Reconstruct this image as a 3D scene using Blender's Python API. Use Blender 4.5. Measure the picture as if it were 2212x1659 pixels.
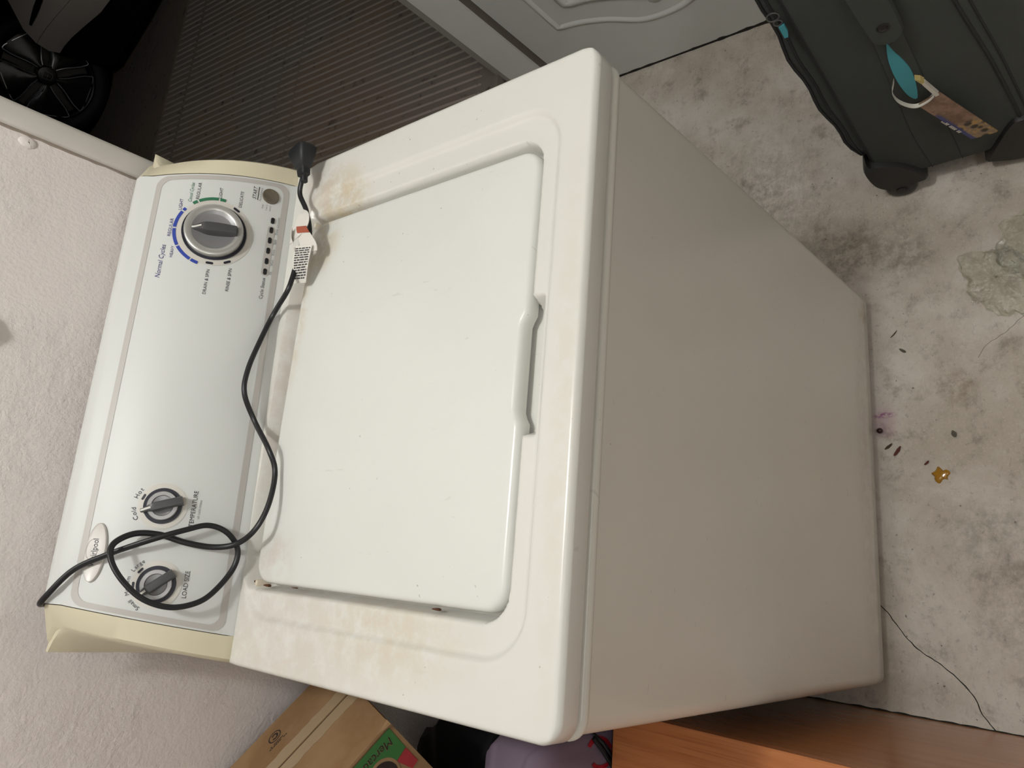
import bpy, bmesh, math, random
from mathutils import Vector, Matrix, noise
PI = math.pi
S = bpy.context.scene
for o in list(bpy.data.objects):
    bpy.data.objects.remove(o)
col = S.collection
random.seed(7)

# ------------------------------------------------------------------ camera
cd = bpy.data.cameras.new('camera')
cam = bpy.data.objects.new('camera', cd)
col.objects.link(cam)
S.camera = cam
cd.sensor_fit = 'HORIZONTAL'
cd.sensor_width = 36.0
cd.lens = 36.0 * 1531.4 / 2212.0
cd.clip_start = 0.02
CR = [[0.0802006, -0.7214056, -0.6878530], [-0.9650153, 0.1166234, -0.2348286], [0.2496264, 0.6826221, -0.6868142]]
cx, cy, cz = Vector(CR[0]), -Vector(CR[1]), -Vector(CR[2])
cam.matrix_world = Matrix(((cx.x, cy.x, cz.x, -0.2029), (cx.y, cy.y, cz.y, -0.411), (cx.z, cy.z, cz.z, 1.3637), (0, 0, 0, 1)))

# ------------------------------------------------------------------ world, lamps, exposure
w = bpy.data.worlds.new('night')
S.world = w
w.use_nodes = True
w.node_tree.nodes['Background'].inputs[0].default_value = (0.5, 0.47, 0.43, 1)
w.node_tree.nodes['Background'].inputs[1].default_value = 0.01
ld = bpy.data.lights.new('ceiling_lamp_light', 'POINT')
ld.energy = 25
ld.color = (0.985, 1.0, 0.985)
ld.shadow_soft_size = 0.055
lo = bpy.data.objects.new('ceiling_lamp_light', ld)
lo.location = (0.06, 0.0, 2.36)
col.objects.link(lo)
fl = bpy.data.lights.new('ceiling_fill_light', 'AREA')  # unseen fill added behind the camera; console glare hints at a second light
fl.shape = 'RECTANGLE'
fl.size = 1.2
fl.size_y = 0.25
fl.energy = 8.5
fl.color = (0.985, 1.0, 0.985)
fo = bpy.data.objects.new('ceiling_fill_light', fl)
fo.location = (-0.5, -1.4, 2.44)
col.objects.link(fo)
S.view_settings.view_transform = 'Standard'
S.view_settings.look = 'None'
S.view_settings.gamma = 1.0
S.view_settings.use_curve_mapping = False
S.view_settings.exposure = 0.0

# ------------------------------------------------------------------ materials
def s2l(c):
    c = c / 255.0
    return c / 12.92 if c <= 0.04045 else ((c + 0.055) / 1.055) ** 2.4
def rgb(r, g, b):
    return (s2l(r), s2l(g), s2l(b), 1.0)

class NT:
    def __init__(self, name, rough=0.5, metal=0.0, spec=0.5):
        self.m = bpy.data.materials.new(name)
        self.m.use_nodes = True
        self.t = self.m.node_tree
        self.b = self.t.nodes['Principled BSDF']
        self.b.inputs['Roughness'].default_value = rough
        self.b.inputs['Metallic'].default_value = metal
        self.b.inputs['Specular IOR Level'].default_value = spec
        self.co = None
    def n(self, typ, **kw):
        nd = self.t.nodes.new(typ)
        for k, v in kw.items():
            setattr(nd, k, v)
        return nd
    def l(self, a, b):
        self.t.links.new(a, b)
    def coord(self):
        if self.co is None:
            self.co = self.n('ShaderNodeTexCoord').outputs['Object']
        return self.co
    def noise(self, scale, detail=4, rough=0.55, stretch=None, dist=0.0):
        nd = self.n('ShaderNodeTexNoise')
        nd.inputs['Scale'].default_value = scale
        nd.inputs['Detail'].default_value = detail
        nd.inputs['Roughness'].default_value = rough
        nd.inputs['Distortion'].default_value = dist
        src = self.coord()
        if stretch:
            mp = self.n('ShaderNodeMapping')
            mp.inputs['Scale'].default_value = stretch
            self.l(src, mp.inputs['Vector'])
            src = mp.outputs['Vector']
        self.l(src, nd.inputs['Vector'])
        return nd.outputs['Fac']
    def ramp(self, fac, a, b, lo=0.0, hi=1.0):
        nd = self.n('ShaderNodeMapRange')
        nd.interpolation_type = 'SMOOTHSTEP'
        nd.inputs['From Min'].default_value = a
        nd.inputs['From Max'].default_value = b
        nd.inputs['To Min'].default_value = lo
        nd.inputs['To Max'].default_value = hi
        self.l(fac, nd.inputs['Value'])
        return nd.outputs['Result']
    def math(self, op, a, b):
        nd = self.n('ShaderNodeMath', operation=op)
        for i, x in enumerate((a, b)):
            if isinstance(x, (int, float)):
                nd.inputs[i].default_value = x
            else:
                self.l(x, nd.inputs[i])
        return nd.outputs[0]
    def mix(self, fac, a, b):
        nd = self.n('ShaderNodeMix', data_type='RGBA')
        if isinstance(fac, (int, float)):
            nd.inputs[0].default_value = fac
        else:
            self.l(fac, nd.inputs[0])
        for i, x in ((6, a), (7, b)):
            if isinstance(x, tuple):
                nd.inputs[i].default_value = x
            else:
                self.l(x, nd.inputs[i])
        return nd.outputs[2]
    def ball(self, c, r0, r1, scale=(1, 1, 1)):
        """mask: 1 within r0 of point c, 0 beyond r1, with a ragged edge"""
        mp = self.n('ShaderNodeMapping', vector_type='TEXTURE')
        mp.inputs['Location'].default_value = c
        mp.inputs['Scale'].default_value = scale
        self.l(self.coord(), mp.inputs['Vector'])
        ln = self.n('ShaderNodeVectorMath', operation='LENGTH')
        self.l(mp.outputs['Vector'], ln.inputs[0])
        return self.ramp(ln.outputs['Value'], r0, r1, 1.0, 0.0)
    def color(self, c):
        if isinstance(c, tuple):
            self.b.inputs['Base Color'].default_value = c
        else:
            self.l(c, self.b.inputs['Base Color'])
        return self
    def bump(self, h, strength=0.3, dist=0.002):
        nd = self.n('ShaderNodeBump')
        nd.inputs['Strength'].default_value = strength
        nd.inputs['Distance'].default_value = dist
        self.l(h, nd.inputs['Height'])
        self.l(nd.outputs['Normal'], self.b.inputs['Normal'])
        return self

M = {}
def simple(name, c, rough=0.5, metal=0.0, spec=0.5, var=0.06, scale=30, bump=0.0, bscale=300):
    t = NT(name, rough, metal, spec)
    c2 = tuple(min(1, x * (1 - var)) for x in c[:3]) + (1,)
    t.color(t.mix(t.noise(scale, 3), c, c2))
    if bump:
        t.bump(t.noise(bscale, 2), bump, 0.001)
    M[name] = t.m
    return t.m

def enamel(name, base, stains, rough=0.35, speck=True, amount=1.0):
    t = NT(name, rough, 0, 0.45)
    c = t.mix(t.noise(9, 4), base, tuple(x * 0.95 for x in base[:3]) + (1,))
    rag = t.noise(38, 6, 0.7)
    for (p, r0, r1, sc, colr, k) in stains:
        m = t.ball(p, r0, r1, sc)
        m = t.math('MULTIPLY', m, t.ramp(rag, 0.32, 0.62))
        c = t.mix(t.math('MULTIPLY', m, k * amount), c, colr)
    if speck:
        sp = t.ramp(t.noise(210, 1, 0.3), 0.785, 0.81)
        sp = t.math('MULTIPLY', sp, t.ramp(t.noise(7, 2), 0.45, 0.6))
        c = t.mix(t.math('MULTIPLY', sp, 0.38), c, rgb(110, 94, 78))
        scr = t.ramp(t.noise(55, 3, 0.5, (1.0, 0.16, 1.0), 1.2), 0.70, 0.76)
        c = t.mix(t.math('MULTIPLY', scr, 0.14), c, rgb(120, 112, 100))
    t.color(c)
    t.bump(t.noise(420, 2), 0.06, 0.0006)
    M[name] = t.m

BEIGE = rgb(206, 190, 160)
PINKB = rgb(205, 192, 180)
enamel('deck_enamel', rgb(226, 224, 217), [
    ((0.262, 0.40, 0.91), 0.02, 0.075, (1, 1, 1), BEIGE, 0.8),
    ((0.30, 0.44, 0.92), 0.01, 0.06, (1, 1, 1), PINKB, 0.6),
    ((-0.30, 0.38, 0.91), 0.03, 0.20, (0.8, 1.2, 1), PINKB, 0.45),
    ((-0.28, 0.20, 0.9), 0.02, 0.11, (0.6, 1.3, 1), BEIGE, 0.42),
    ((0.0, 0.467, 0.92), 0.02, 0.30, (1, 0.10, 1), PINKB, 0.6),
    ((-0.05, 0.01, 0.87), 0.05, 0.4, (1, 0.06, 1), rgb(214, 206, 190), 0.35)], 0.26)
enamel('lid_enamel', rgb(227, 227, 222), [
    ((0.21, 0.44, 0.91), 0.02, 0.06, (1.0, 1, 1), BEIGE, 0.65),
    ((0.10, 0.455, 0.91), 0.02, 0.14, (1, 0.16, 1), BEIGE, 0.5),
    ((-0.22, 0.43, 0.91), 0.01, 0.06, (1, 1, 1), PINKB, 0.55)], 0.26)
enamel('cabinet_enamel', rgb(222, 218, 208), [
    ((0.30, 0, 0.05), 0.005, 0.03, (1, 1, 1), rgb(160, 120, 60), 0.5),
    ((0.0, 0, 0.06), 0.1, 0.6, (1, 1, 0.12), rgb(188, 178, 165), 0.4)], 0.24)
simple('console_white', rgb(214, 215, 212), 0.42, var=0.02, scale=12, bump=0.05, bscale=700)
simple('console_housing', rgb(216, 217, 213), 0.3, var=0.03)
simple('cap_cream', rgb(222, 213, 186), 0.45, var=0.04, bump=0.05, bscale=600)
simple('band_grey', rgb(188, 183, 178), 0.4, var=0.02)
simple('silver', rgb(190, 188, 184), 0.3, 0.55, var=0.05)
simple('silver_dark', rgb(150, 149, 150), 0.33, 0.5, var=0.05)
simple('ring_beige', rgb(214, 209, 201), 0.35, 0.1, var=0.04)
simple('dial_grey', rgb(168, 167, 166), 0.3, 0.5, var=0.05)
simple('knob_grey', rgb(72, 72, 73), 0.38, var=0.06)
simple('dark_navy', rgb(30, 30, 44), 0.4)
simple('led_black', rgb(26, 26, 27), 0.3)
simple('print_blue', rgb(36, 62, 158), 0.5, var=0.02)
simple('print_navy', rgb(44, 40, 110), 0.5, var=0.02)
simple('print_green', rgb(44, 112, 78), 0.5, var=0.02)
simple('print_dark', rgb(58, 56, 62), 0.5, var=0.02)
simple('print_soft', rgb(128, 126, 126), 0.5, var=0.02)
simple('white_mark', rgb(214, 212, 205), 0.5)
simple('button_worn', rgb(122, 112, 96), 0.5, 0.2, var=0.45, scale=180)
simple('badge_white', rgb(208, 202, 196), 0.3, var=0.03)
simple('cord_black', rgb(25, 26, 29), 0.42, var=0.2, scale=60)
simple('plug_black', rgb(28, 30, 33), 0.5, var=0.1)
simple('paper_white', rgb(228, 224, 216), 0.7, var=0.05)
simple('tag_red', rgb(170, 86, 62), 0.6, var=0.1)
simple('rust', rgb(92, 52, 26), 0.8, var=0.4, scale=200)
simple('hinge_white', rgb(222, 210, 190), 0.5)

# wall plaster
t = NT('wall_plaster', 0.85, 0, 0.25)
n1 = t.noise(3.0, 5, 0.6); n2 = t.noise(60, 6, 0.7); n3 = t.noise(190, 3, 0.6)
c = t.mix(t.ramp(n1, 0.35, 0.7), rgb(230, 221, 217), rgb(221, 211, 207))
c = t.mix(t.math('MULTIPLY', t.ramp(n2, 0.60, 0.75), 0.35), c, rgb(238, 232, 228))
t.color(c)
h = t.math('ADD', t.math('MULTIPLY', n2, t.ramp(t.noise(5, 3), 0.38, 0.6, 0.15, 1.0)), t.math('MULTIPLY', n3, 0.35))
t.bump(h, 0.55, 0.006)
M['wall_plaster'] = t.m
simple('paint_white', rgb(232, 230, 226), 0.6, var=0.10, scale=14, bump=0.15, bscale=90)
simple('jamb_dirty', rgb(206, 200, 192), 0.6, var=0.14, scale=22, bump=0.25, bscale=60)
simple('gap_dark', rgb(112, 102, 95), 0.9)
simple('ceiling_white', rgb(240, 238, 233), 0.9)
simple('wall_white', rgb(236, 234, 229), 0.9)
simple('door_paint', rgb(222, 222, 218), 0.42, var=0.05, scale=10, bump=0.05)
simple('dirt_black', rgb(46, 43, 36), 0.95, var=0.5, scale=60)

# concrete floor
t = NT('floor_concrete', 0.62, 0, 0.35)
a = t.noise(3.2, 7, 0.62, dist=0.4); b = t.noise(17, 8, 0.72); d = t.noise(75, 5, 0.7); s = t.noise(120, 2, 0.4)
c = t.mix(t.ramp(a, 0.36, 0.64), rgb(212, 204, 194), rgb(182, 171, 157))
c = t.mix(t.math('MULTIPLY', t.ramp(b, 0.50, 0.72), 0.62), c, rgb(118, 107, 94))
c = t.mix(t.math('MULTIPLY', t.ramp(d, 0.57, 0.74), 0.55), c, rgb(104, 96, 84))
c = t.mix(t.math('MULTIPLY', t.ramp(b, 0.47, 0.33), 0.35), c, rgb(214, 207, 198))
c = t.mix(t.math('MULTIPLY', t.ramp(s, 0.72, 0.78), 0.75), c, rgb(70, 62, 54))
st = t.noise(150, 4, 0.6, (0.35, 1.0, 1.0), 1.5)
c = t.mix(t.math('MULTIPLY', t.ramp(st, 0.56, 0.72), 0.2), c, rgb(112, 104, 92))
c = t.mix(t.math('MULTIPLY', t.ramp(t.noise(230, 3, 0.6), 0.45, 0.30), 0.3), c, rgb(222, 214, 204))
rag = t.ramp(t.noise(48, 8, 0.78), 0.36, 0.62)
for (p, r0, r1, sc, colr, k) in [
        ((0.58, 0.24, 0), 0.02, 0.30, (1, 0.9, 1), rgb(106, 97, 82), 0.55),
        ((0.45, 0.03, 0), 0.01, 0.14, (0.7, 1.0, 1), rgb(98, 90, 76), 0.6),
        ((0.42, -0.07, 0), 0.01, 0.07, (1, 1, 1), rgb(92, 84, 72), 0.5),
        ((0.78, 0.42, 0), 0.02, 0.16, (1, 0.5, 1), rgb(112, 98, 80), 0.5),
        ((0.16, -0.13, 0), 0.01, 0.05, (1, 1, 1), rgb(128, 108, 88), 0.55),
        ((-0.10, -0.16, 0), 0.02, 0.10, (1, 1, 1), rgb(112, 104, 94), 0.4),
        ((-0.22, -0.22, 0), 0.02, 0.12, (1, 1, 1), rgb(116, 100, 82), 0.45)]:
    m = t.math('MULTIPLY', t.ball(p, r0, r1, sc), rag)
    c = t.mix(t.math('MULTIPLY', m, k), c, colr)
m = t.math('MULTIPLY', t.ball((0.118, -0.012, 0), 0.004, 0.018, (0.45, 1.5, 1)), t.ramp(t.noise(160, 4, 0.7), 0.42, 0.55))
c = t.mix(t.math('MULTIPLY', m, 0.85), c, rgb(132, 52, 120))
c = t.mix(t.math('MULTIPLY', t.ball((0.105, -0.012, 0), 0.01, 0.04, (1.1, 0.8, 1)), 0.32), c, rgb(176, 122, 150))
t.color(c)
t.bump(t.math('ADD', t.math('MULTIPLY', b, 0.6), t.math('MULTIPLY', d, 0.6)), 0.35, 0.004)
M['floor_concrete'] = t.m

t = NT('ramp_concrete', 0.9, 0, 0.2)
a = t.noise(2.2, 5, 0.6); b = t.noise(24, 5, 0.65)
c = t.mix(t.ramp(a, 0.4, 0.65), rgb(124, 114, 106), rgb(134, 116, 99))
c = t.mix(t.math('MULTIPLY', t.ramp(b, 0.58, 0.7), 0.7), c, rgb(58, 52, 48))
t.color(c); t.bump(b, 0.3, 0.004)
M['ramp_concrete'] = t.m
t = NT('rib_concrete', 0.85, 0, 0.2)
b = t.noise(24, 5, 0.65)
c = t.mix(t.math('MULTIPLY', t.ramp(b, 0.58, 0.7), 0.8), rgb(156, 144, 134), rgb(86, 78, 70))
t.color(c); t.bump(t.noise(140, 3), 0.3, 0.002)
M['rib_concrete'] = t.m
simple('carport_grey', rgb(92, 88, 84), 0.9, var=0.2, scale=4)

# ------------------------------------------------------------------ mesh helpers
def obj(name, verts, faces, mat, parent=None, smooth=True, sharp=35):
    me = bpy.data.meshes.new(name)
    me.from_pydata([tuple(v) for v in verts], [], faces)
    me.validate()
    bm = bmesh.new(); bm.from_mesh(me)
    bmesh.ops.recalc_face_normals(bm, faces=bm.faces)
    bm.to_mesh(me); bm.free()
    o = bpy.data.objects.new(name, me)
    col.objects.link(o)
    me.materials.append(M[mat] if isinstance(mat, str) else mat)
    if smooth:
        me.polygons.foreach_set('use_smooth', [True] * len(me.polygons))
        me.set_sharp_from_angle(angle=math.radians(sharp))
    if parent:
        o.parent = parent
    return o
def tag(o, label=None, cat=None, group=None, kind=None):
    for k, v in (('label', label), ('category', cat), ('group', group), ('kind', kind)):
        if v:
            o[k] = v
    return o
def empty(name, loc, label, cat, group=None):
    o = bpy.data.objects.new(name, None)
    o.empty_display_size = 0.05
    col.objects.link(o)
    o.location = loc
    return tag(o, label, cat, group)
def under(o, p):
    """parent o (mesh built in world coordinates) to p without moving it"""
    o.parent = p
    o.matrix_parent_inverse = Matrix.Translation(-Vector(p.location)) if p.type == 'EMPTY' else Matrix.Identity(4)
    return o

class MB:
    """collects shapes into one mesh"""
    def __init__(self):
        self.v = []; self.f = []
    def add(self, v, f):
        k = len(self.v)
        self.v += [Vector(p) for p in v]
        self.f += [tuple(i + k for i in q) for q in f]
        return self
    def box(self, a, b, M_=None):
        v = [Vector((x, y, z)) for z in (a[2], b[2]) for y in (a[1], b[1]) for x in (a[0], b[0])]
        if M_:
            v = [M_ @ p for p in v]
        return self.add(v, [(0, 2, 3, 1), (4, 5, 7, 6), (0, 1, 5, 4), (2, 6, 7, 3), (0, 4, 6, 2), (1, 3, 7, 5)])
    def loops(self, L, closed=True, cap0=True, cap1=True):
        n = len(L[0]); v = [p for q in L for p in q]; f = []
        for i in range(len(L) - 1):
            for j in range(n if closed else n - 1):
                k = (j + 1) % n
                f.append((i * n + j, i * n + k, (i + 1) * n + k, (i + 1) * n + j))
        if cap0: f.append(tuple(range(n))[::-1])
        if cap1: f.append(tuple((len(L) - 1) * n + j for j in range(n)))
        return self.add(v, f)
    def tube(self, pts, r, seg=10, flat=1.0, up=None):
        pts = [Vector(p) for p in pts]
        L = []; ref = Vector(up) if up else None; prev = None
        for i, p in enumerate(pts):
            tdir = (pts[min(i + 1, len(pts) - 1)] - pts[max(i - 1, 0)]).normalized()
            if prev is None:
                u = (ref or (Vector((0, 0, 1)) if abs(tdir.z) < 0.9 else Vector((1, 0, 0))))
            else:
                u = prev
            u = (u - tdir * u.dot(tdir)).normalized(); prev = u
            s = tdir.cross(u)
            rr = r[i] if isinstance(r, (list, tuple)) else r
            L.append([p + u * math.cos(a) * rr + s * math.sin(a) * rr * flat for a in [2 * PI * k / seg for k in range(seg)]])
        return self.loops(L)
    def build(self, name, mat, parent=None, smooth=True, sharp=35):
        return obj(name, self.v, self.f, mat, parent, smooth, sharp)

def rrect(x0, x1, y0, y1, r, seg=6):
    """rounded rectangle outline, counter-clockwise"""
    out = []
    for (cx_, cy_, a0) in ((x1 - r, y1 - r, 0), (x0 + r, y1 - r, 90), (x0 + r, y0 + r, 180), (x1 - r, y0 + r, 270)):
        for k in range(seg + 1):
            a = math.radians(a0 + 90 * k / seg)
            out.append((cx_ + r * math.cos(a), cy_ + r * math.sin(a)))
    return out
def catmull(P, n=10):
    P = [Vector(p) for p in P]
    Q = [P[0] * 2 - P[1]] + P + [P[-1] * 2 - P[-2]]
    out = []
    for i in range(1, len(Q) - 2):
        p0, p1, p2, p3 = Q[i - 1:i + 3]
        for k in range(n):
            t = k / n
            out.append(0.5 * ((2 * p1) + (p2 - p0) * t + (2 * p0 - 5 * p1 + 4 * p2 - p3) * t * t + (3 * p1 - p0 - 3 * p2 + p3) * t ** 3))
    out.append(P[-1])
    return out
def smooth01(a, b, x):
    t = max(0.0, min(1.0, (x - a) / (b - a)))
    return t * t * (3 - 2 * t)
def sdrr(px, py, cx_, cy_, hx, hy, r):
    qx, qy = abs(px - cx_) - hx + r, abs(py - cy_) - hy + r
    return math.hypot(max(qx, 0), max(qy, 0)) + min(max(qx, qy), 0) - r
def flat(pts3, normal, th):
    """a plate: planar outline pushed th along the normal"""
    n = Vector(normal).normalized() * th
    a = [Vector(p) for p in pts3]
    return MB().loops([a, [p + n for p in a]])
_tc = {}
def text_mesh(s, shear=0.0):
    key = (s, shear)
    if key in _tc:
        return _tc[key]
    cu = bpy.data.curves.new('lettering', 'FONT')
    cu.body = s; cu.size = 1.0; cu.shear = shear; cu.resolution_u = 3
    o = bpy.data.objects.new('lettering_tmp', cu)
    col.objects.link(o)
    dg = bpy.context.evaluated_depsgraph_get()
    me = bpy.data.meshes.new_from_object(o.evaluated_get(dg))
    v = [p.co.copy() for p in me.vertices]; f = [tuple(q.vertices) for q in me.polygons]
    bpy.data.objects.remove(o); bpy.data.curves.remove(cu); bpy.data.meshes.remove(me)
    x0 = min(p.x for p in v); x1 = max(p.x for p in v)
    v = [Vector((p.x - x0, p.y, 0)) for p in v]
    _tc[key] = (v, f, x1 - x0)
    return _tc[key]

# ================================================================== the setting
YW0, YW1 = 0.68, 0.88          # faces of the wall behind the machine
HC = 2.5
floor = obj('floor', [(-1.7, -2.4, 0), (2.5, -2.4, 0), (2.5, 0.92, 0), (-1.7, 0.92, 0)], [(0, 1, 2, 3)], 'floor_concrete', smooth=False)
tag(floor, kind='structure')
wb = MB().box((-1.7, YW0, 0), (0.3435, YW1, HC)).build('wall_back', 'wall_plaster', smooth=False); tag(wb, kind='structure')
tag(MB().box((1.172, YW0 + 0.02, 0), (2.5, YW1, HC)).build('wall_back_right', 'wall_plaster', smooth=False), kind='structure')
tag(MB().box((0.3435, YW0 + 0.02, 2.08), (1.172, YW1, HC)).build('wall_over_door', 'wall_plaster', smooth=False), kind='structure')
tag(MB().box((-1.8, -2.4, 0), (-1.7, YW1, HC)).build('wall_left', 'wall_white', smooth=False), kind='structure')
tag(MB().box((2.5, -2.4, 0), (2.6, YW1, HC)).build('wall_right', 'wall_white', smooth=False), kind='structure')
tag(MB().box((-1.8, -2.5, 0), (2.6, -2.4, HC)).build('wall_front', 'wall_white', smooth=False), kind='structure')
tag(MB().box((-1.8, -2.5, HC), (2.6, YW1, HC + 0.1)).build('ceiling', 'ceiling_white', smooth=False), kind='structure')
# white door lining at the end of the wall: flat casing with a rounded nose
pts = [(0.3125, 0.6835), (0.3125, 0.674), (0.316, 0.671), (0.338, 0.669), (0.3445, 0.672), (0.3475, 0.680), (0.3475, 0.70), (0.3475, YW1), (0.3435, YW1), (0.3435, 0.6835)]
tr = MB().loops([[(x, y, z) for x, y in pts] for z in (0, 0.5, 1.0, 1.5, 2.08)]).build('trim_1', 'jamb_dirty', sharp=50)
tag(tr, kind='structure')
# plaster chip and ragged joint beside the casing
rng = random.Random(3)
L = []
for i in range(60):
    z = 0.85 + i * 0.0115
    wd = 0.0025 + 0.002 * rng.random()
    L.append([(0.3125 - wd, 0.6798, z), (0.3125 - wd * 0.5, 0.6785, z), (0.3126, 0.6787, z), (0.3126, 0.6798, z)])
under(MB().loops(L).build('plaster_joint', simple('joint_brown', rgb(150, 136, 124), 0.9, var=0.3, scale=80)), wb)
L = []
for k in range(5):
    rr = 0.010 * math.cos(k / 4 * PI / 2) + 0.0005
    L.append([(0.300 + rr * math.cos(a) * 0.8 + 0.002 * noise.noise(Vector((a * 2, k, 1))), 0.6805 - 0.004 * math.sin(k / 4 * PI / 2), 1.232 + rr * math.sin(a) * 1.1 + 0.003 * noise.noise(Vector((k, a * 2, 5)))) for a in [2 * PI * j / 14 for j in range(14)]])
under(MB().loops(L).build('plaster_lump', 'wall_plaster'), wb)
# small cream wall fitting at the top edge of the picture
fx = empty('wall_fitting', (0.03, 0.68, 1.215), 'cream round plastic fitting on the white wall above the control panel', 'wall fitting')
L = []
for r_, y_ in ((0.024, 0.0), (0.024, -0.010), (0.021, -0.016), (0.012, -0.018)):
    L.append([(0.034 + r_ * math.cos(a), 0.68 + y_, 1.2435 + r_ * math.sin(a)) for a in [2 * PI * j / 28 for j in range(28)]])
under(MB().loops(L).build('cover', 'cap_cream'), fx)
L = []
for r_, y_ in ((0.010, -0.018), (0.010, -0.024), (0.008, -0.026)):
    L.append([(0.034 + r_ * math.cos(a), 0.68 + y_, 1.2435 + r_ * math.sin(a)) for a in [2 * PI * j / 20 for j in range(20)]])
under(MB().loops(L).build('screw_cap', 'cap_cream'), fx)

# ------------------------------------------------------------ door frame on the far side and the open door
trim2 = MB().box((1.160, 0.795, 0), (1.185, YW1 + 0.012, 2.08)).build('trim_2', 'paint_white', smooth=False); tag(trim2, kind='structure')
under(MB().box((1.168, 0.772, 0), (1.19, 0.7955, 2.08)).build('rebate', 'gap_dark', smooth=False), trim2)
under(MB().box((1.161, YW1 + 0.012, 0), (1.20, YW1 + 0.032, 2.08)).build('outer_stop', simple('frame_edge', rgb(160, 154, 146), 0.7, var=0.15)), trim2)
DH = Vector((1.1621, 0.772, 0)); DD = Vector((-0.13, -1, 0)).normalized(); DN = Vector((-1, 0.13, 0)).normalized()
def dp(u, z, h=0.0):
    return DH + DD * u + Vector((0, 0, z)) + DN * h
door = empty('door_1', tuple(DH), 'open white moulded door with curved panels', 'door')
del door['category']; door['kind'] = 'structure'
D0, D1 = 0.005, 0.80
leaf = MB().loops([[dp(D0, 0.004, -0.035), dp(D1, 0.004, -0.035), dp(D1, 2.04, -0.035), dp(D0, 2.04, -0.035)],
                   [dp(D0, 0.004, -0.002), dp(D1, 0.004, -0.002), dp(D1, 2.04, -0.002), dp(D0, 2.04, -0.002)],
                   [dp(D0 + .002, 0.005, 0), dp(D1 - .002, 0.005, 0), dp(D1 - .002, 2.038, 0), dp(D0 + .002, 2.038, 0)]]).build('leaf', 'door_paint', smooth=False)
under(leaf, door)
def mould(path, wid, hgt, name, closed=True):
    n = len(path); L = []
    prof = [(-wid, -0.001), (-wid * 0.6, hgt * 0.7), (-wid * 0.2, hgt), (wid * 0.25, hgt * 0.75), (wid * 0.55, hgt * 0.2), (wid, -0.001)]
    for i in range(n):
        p = Vector(path[i]); a = Vector(path[(i - 1) % n]); b = Vector(path[(i + 1) % n])
        tt = (b - a).normalized(); nn = Vector((-tt.y, tt.x))
        L.append([dp(p.x + nn.x * o_, p.y + nn.y * o_, h_) for o_, h_ in prof])
    mb = MB(); k = len(prof)
    v = [q for l in L for q in l]
    f = [(i * k + j, i * k + j + 1, ((i + 1) % n) * k + j + 1, ((i + 1) % n) * k + j) for i in range(n) for j in range(k - 1)]
    return under(mb.add(v, f).build(name, 'door_paint', sharp=60), door)
def wavy(u0, u1, zb, zt, dip, inset=0.0):
    half = [(u0, zb), (u0 + 0.06, zb - dip * 0.12), (u0 + 0.13, zb - dip * 0.42), (u0 + 0.20, zb - dip * 0.88), ((u0 + u1) / 2, zb - dip)]
    full = half + [(u0 + u1 - x, z) for x, z in half[-2::-1]]
    bot = [(p.x, p.y) for p in catmull([Vector((x, z, 0)) for x, z in full], 5)]
    top = [(u1, zt), (u0, zt)]
    sideR = [(u1, zb + (zt - zb) * k / 6) for k in range(1, 6)]
    sideL = [(u0, zt + (zb - zt) * k / 6) for k in range(1, 6)]
    return bot + sideR + [top[0]] + [((u0 + u1) / 2, zt)] + [top[1]] + sideL
mould(wavy(0.132, 0.672, 0.245, 0.92, 0.094), 0.011, 0.0045, 'panel_moulding')
mould(wavy(0.205, 0.599, 0.305, 0.86, 0.10), 0.018, 0.0075, 'panel_moulding')
mould(wavy(0.132, 0.672, 1.16, 1.92, 0.09), 0.011, 0.0045, 'panel_moulding')
mould(wavy(0.205, 0.599, 1.23, 1.86, 0.09), 0.018, 0.0075, 'panel_moulding')
# grime line where door meets floor
rng = random.Random(5); L = []
for i in range(90):
    u = i * 0.009
    k = 0.003 + 0.007 * abs(noise.noise(Vector((u * 22, 0, 3)))) + (0.012 * max(0, noise.noise(Vector((u * 40, 2, 3)))) if u > 0.35 else 0)
    L.append([dp(u, 0.0003, -0.01), dp(u, 0.0003, 0.0008 + k * 0.3), dp(u, 0.002 + k * 0.2, 0.0008), dp(u, 0.003 + k * 0.7, 0.0005), dp(u, 0.003, -0.01)])
under(MB().loops(L).build('bottom_grime', 'dirt_black'), door)

# ------------------------------------------------------------ ribbed ramp, landing and the dark carport outside
RS = 0.2485
def rz(y):
    return 0.2 + RS * (y - 0.93)
ramp = obj('floor_ramp', [(-2, 0.905, 0.2), (5, 0.905, 0.2), (5, 0.93, 0.2), (-2, 0.93, 0.2), (5, 2.54, 0.6), (-2, 2.54, 0.6), (5, 8, 0.6), (-2, 8, 0.6), (-2, 0.905, -0.1), (5, 0.905, -0.1)],
           [(0, 1, 2, 3), (3, 2, 4, 5), (5, 4, 6, 7), (8, 9, 1, 0)], 'ramp_concrete', smooth=False)
tag(ramp, kind='structure')
ribmeshes = []
for v_ in range(3):
    rng = random.Random(20 + v_)
    L = []
    ys = [0.965, 0.972] + [0.972 + (2.52 - 0.972) * q / 14 for q in range(1, 15)] + [2.528]
    for i, y in enumerate(ys):
        x = -(y - 0.965) * 0.061 + 0.0014 * noise.noise(Vector((y * 5, v_ * 9, 0)))
        hh = 0.0034 + 0.0008 * noise.noise(Vector((y * 3.1, v_ * 5 + 2, 1)))
        if i in (0, len(ys) - 1): hh = 0.0003
        L.append([(x - 0.0046, y, rz(y) - 0.001), (x - 0.0020, y, rz(y) + hh), (x + 0.0020, y, rz(y) + hh), (x + 0.0046, y, rz(y) - 0.001)])
    mb = MB().loops(L)
    o = mb.build('rib', 'rib_concrete', sharp=60)
    ribmeshes.append(o.data)
    bpy.data.objects.remove(o)
rng = random.Random(9)
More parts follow.
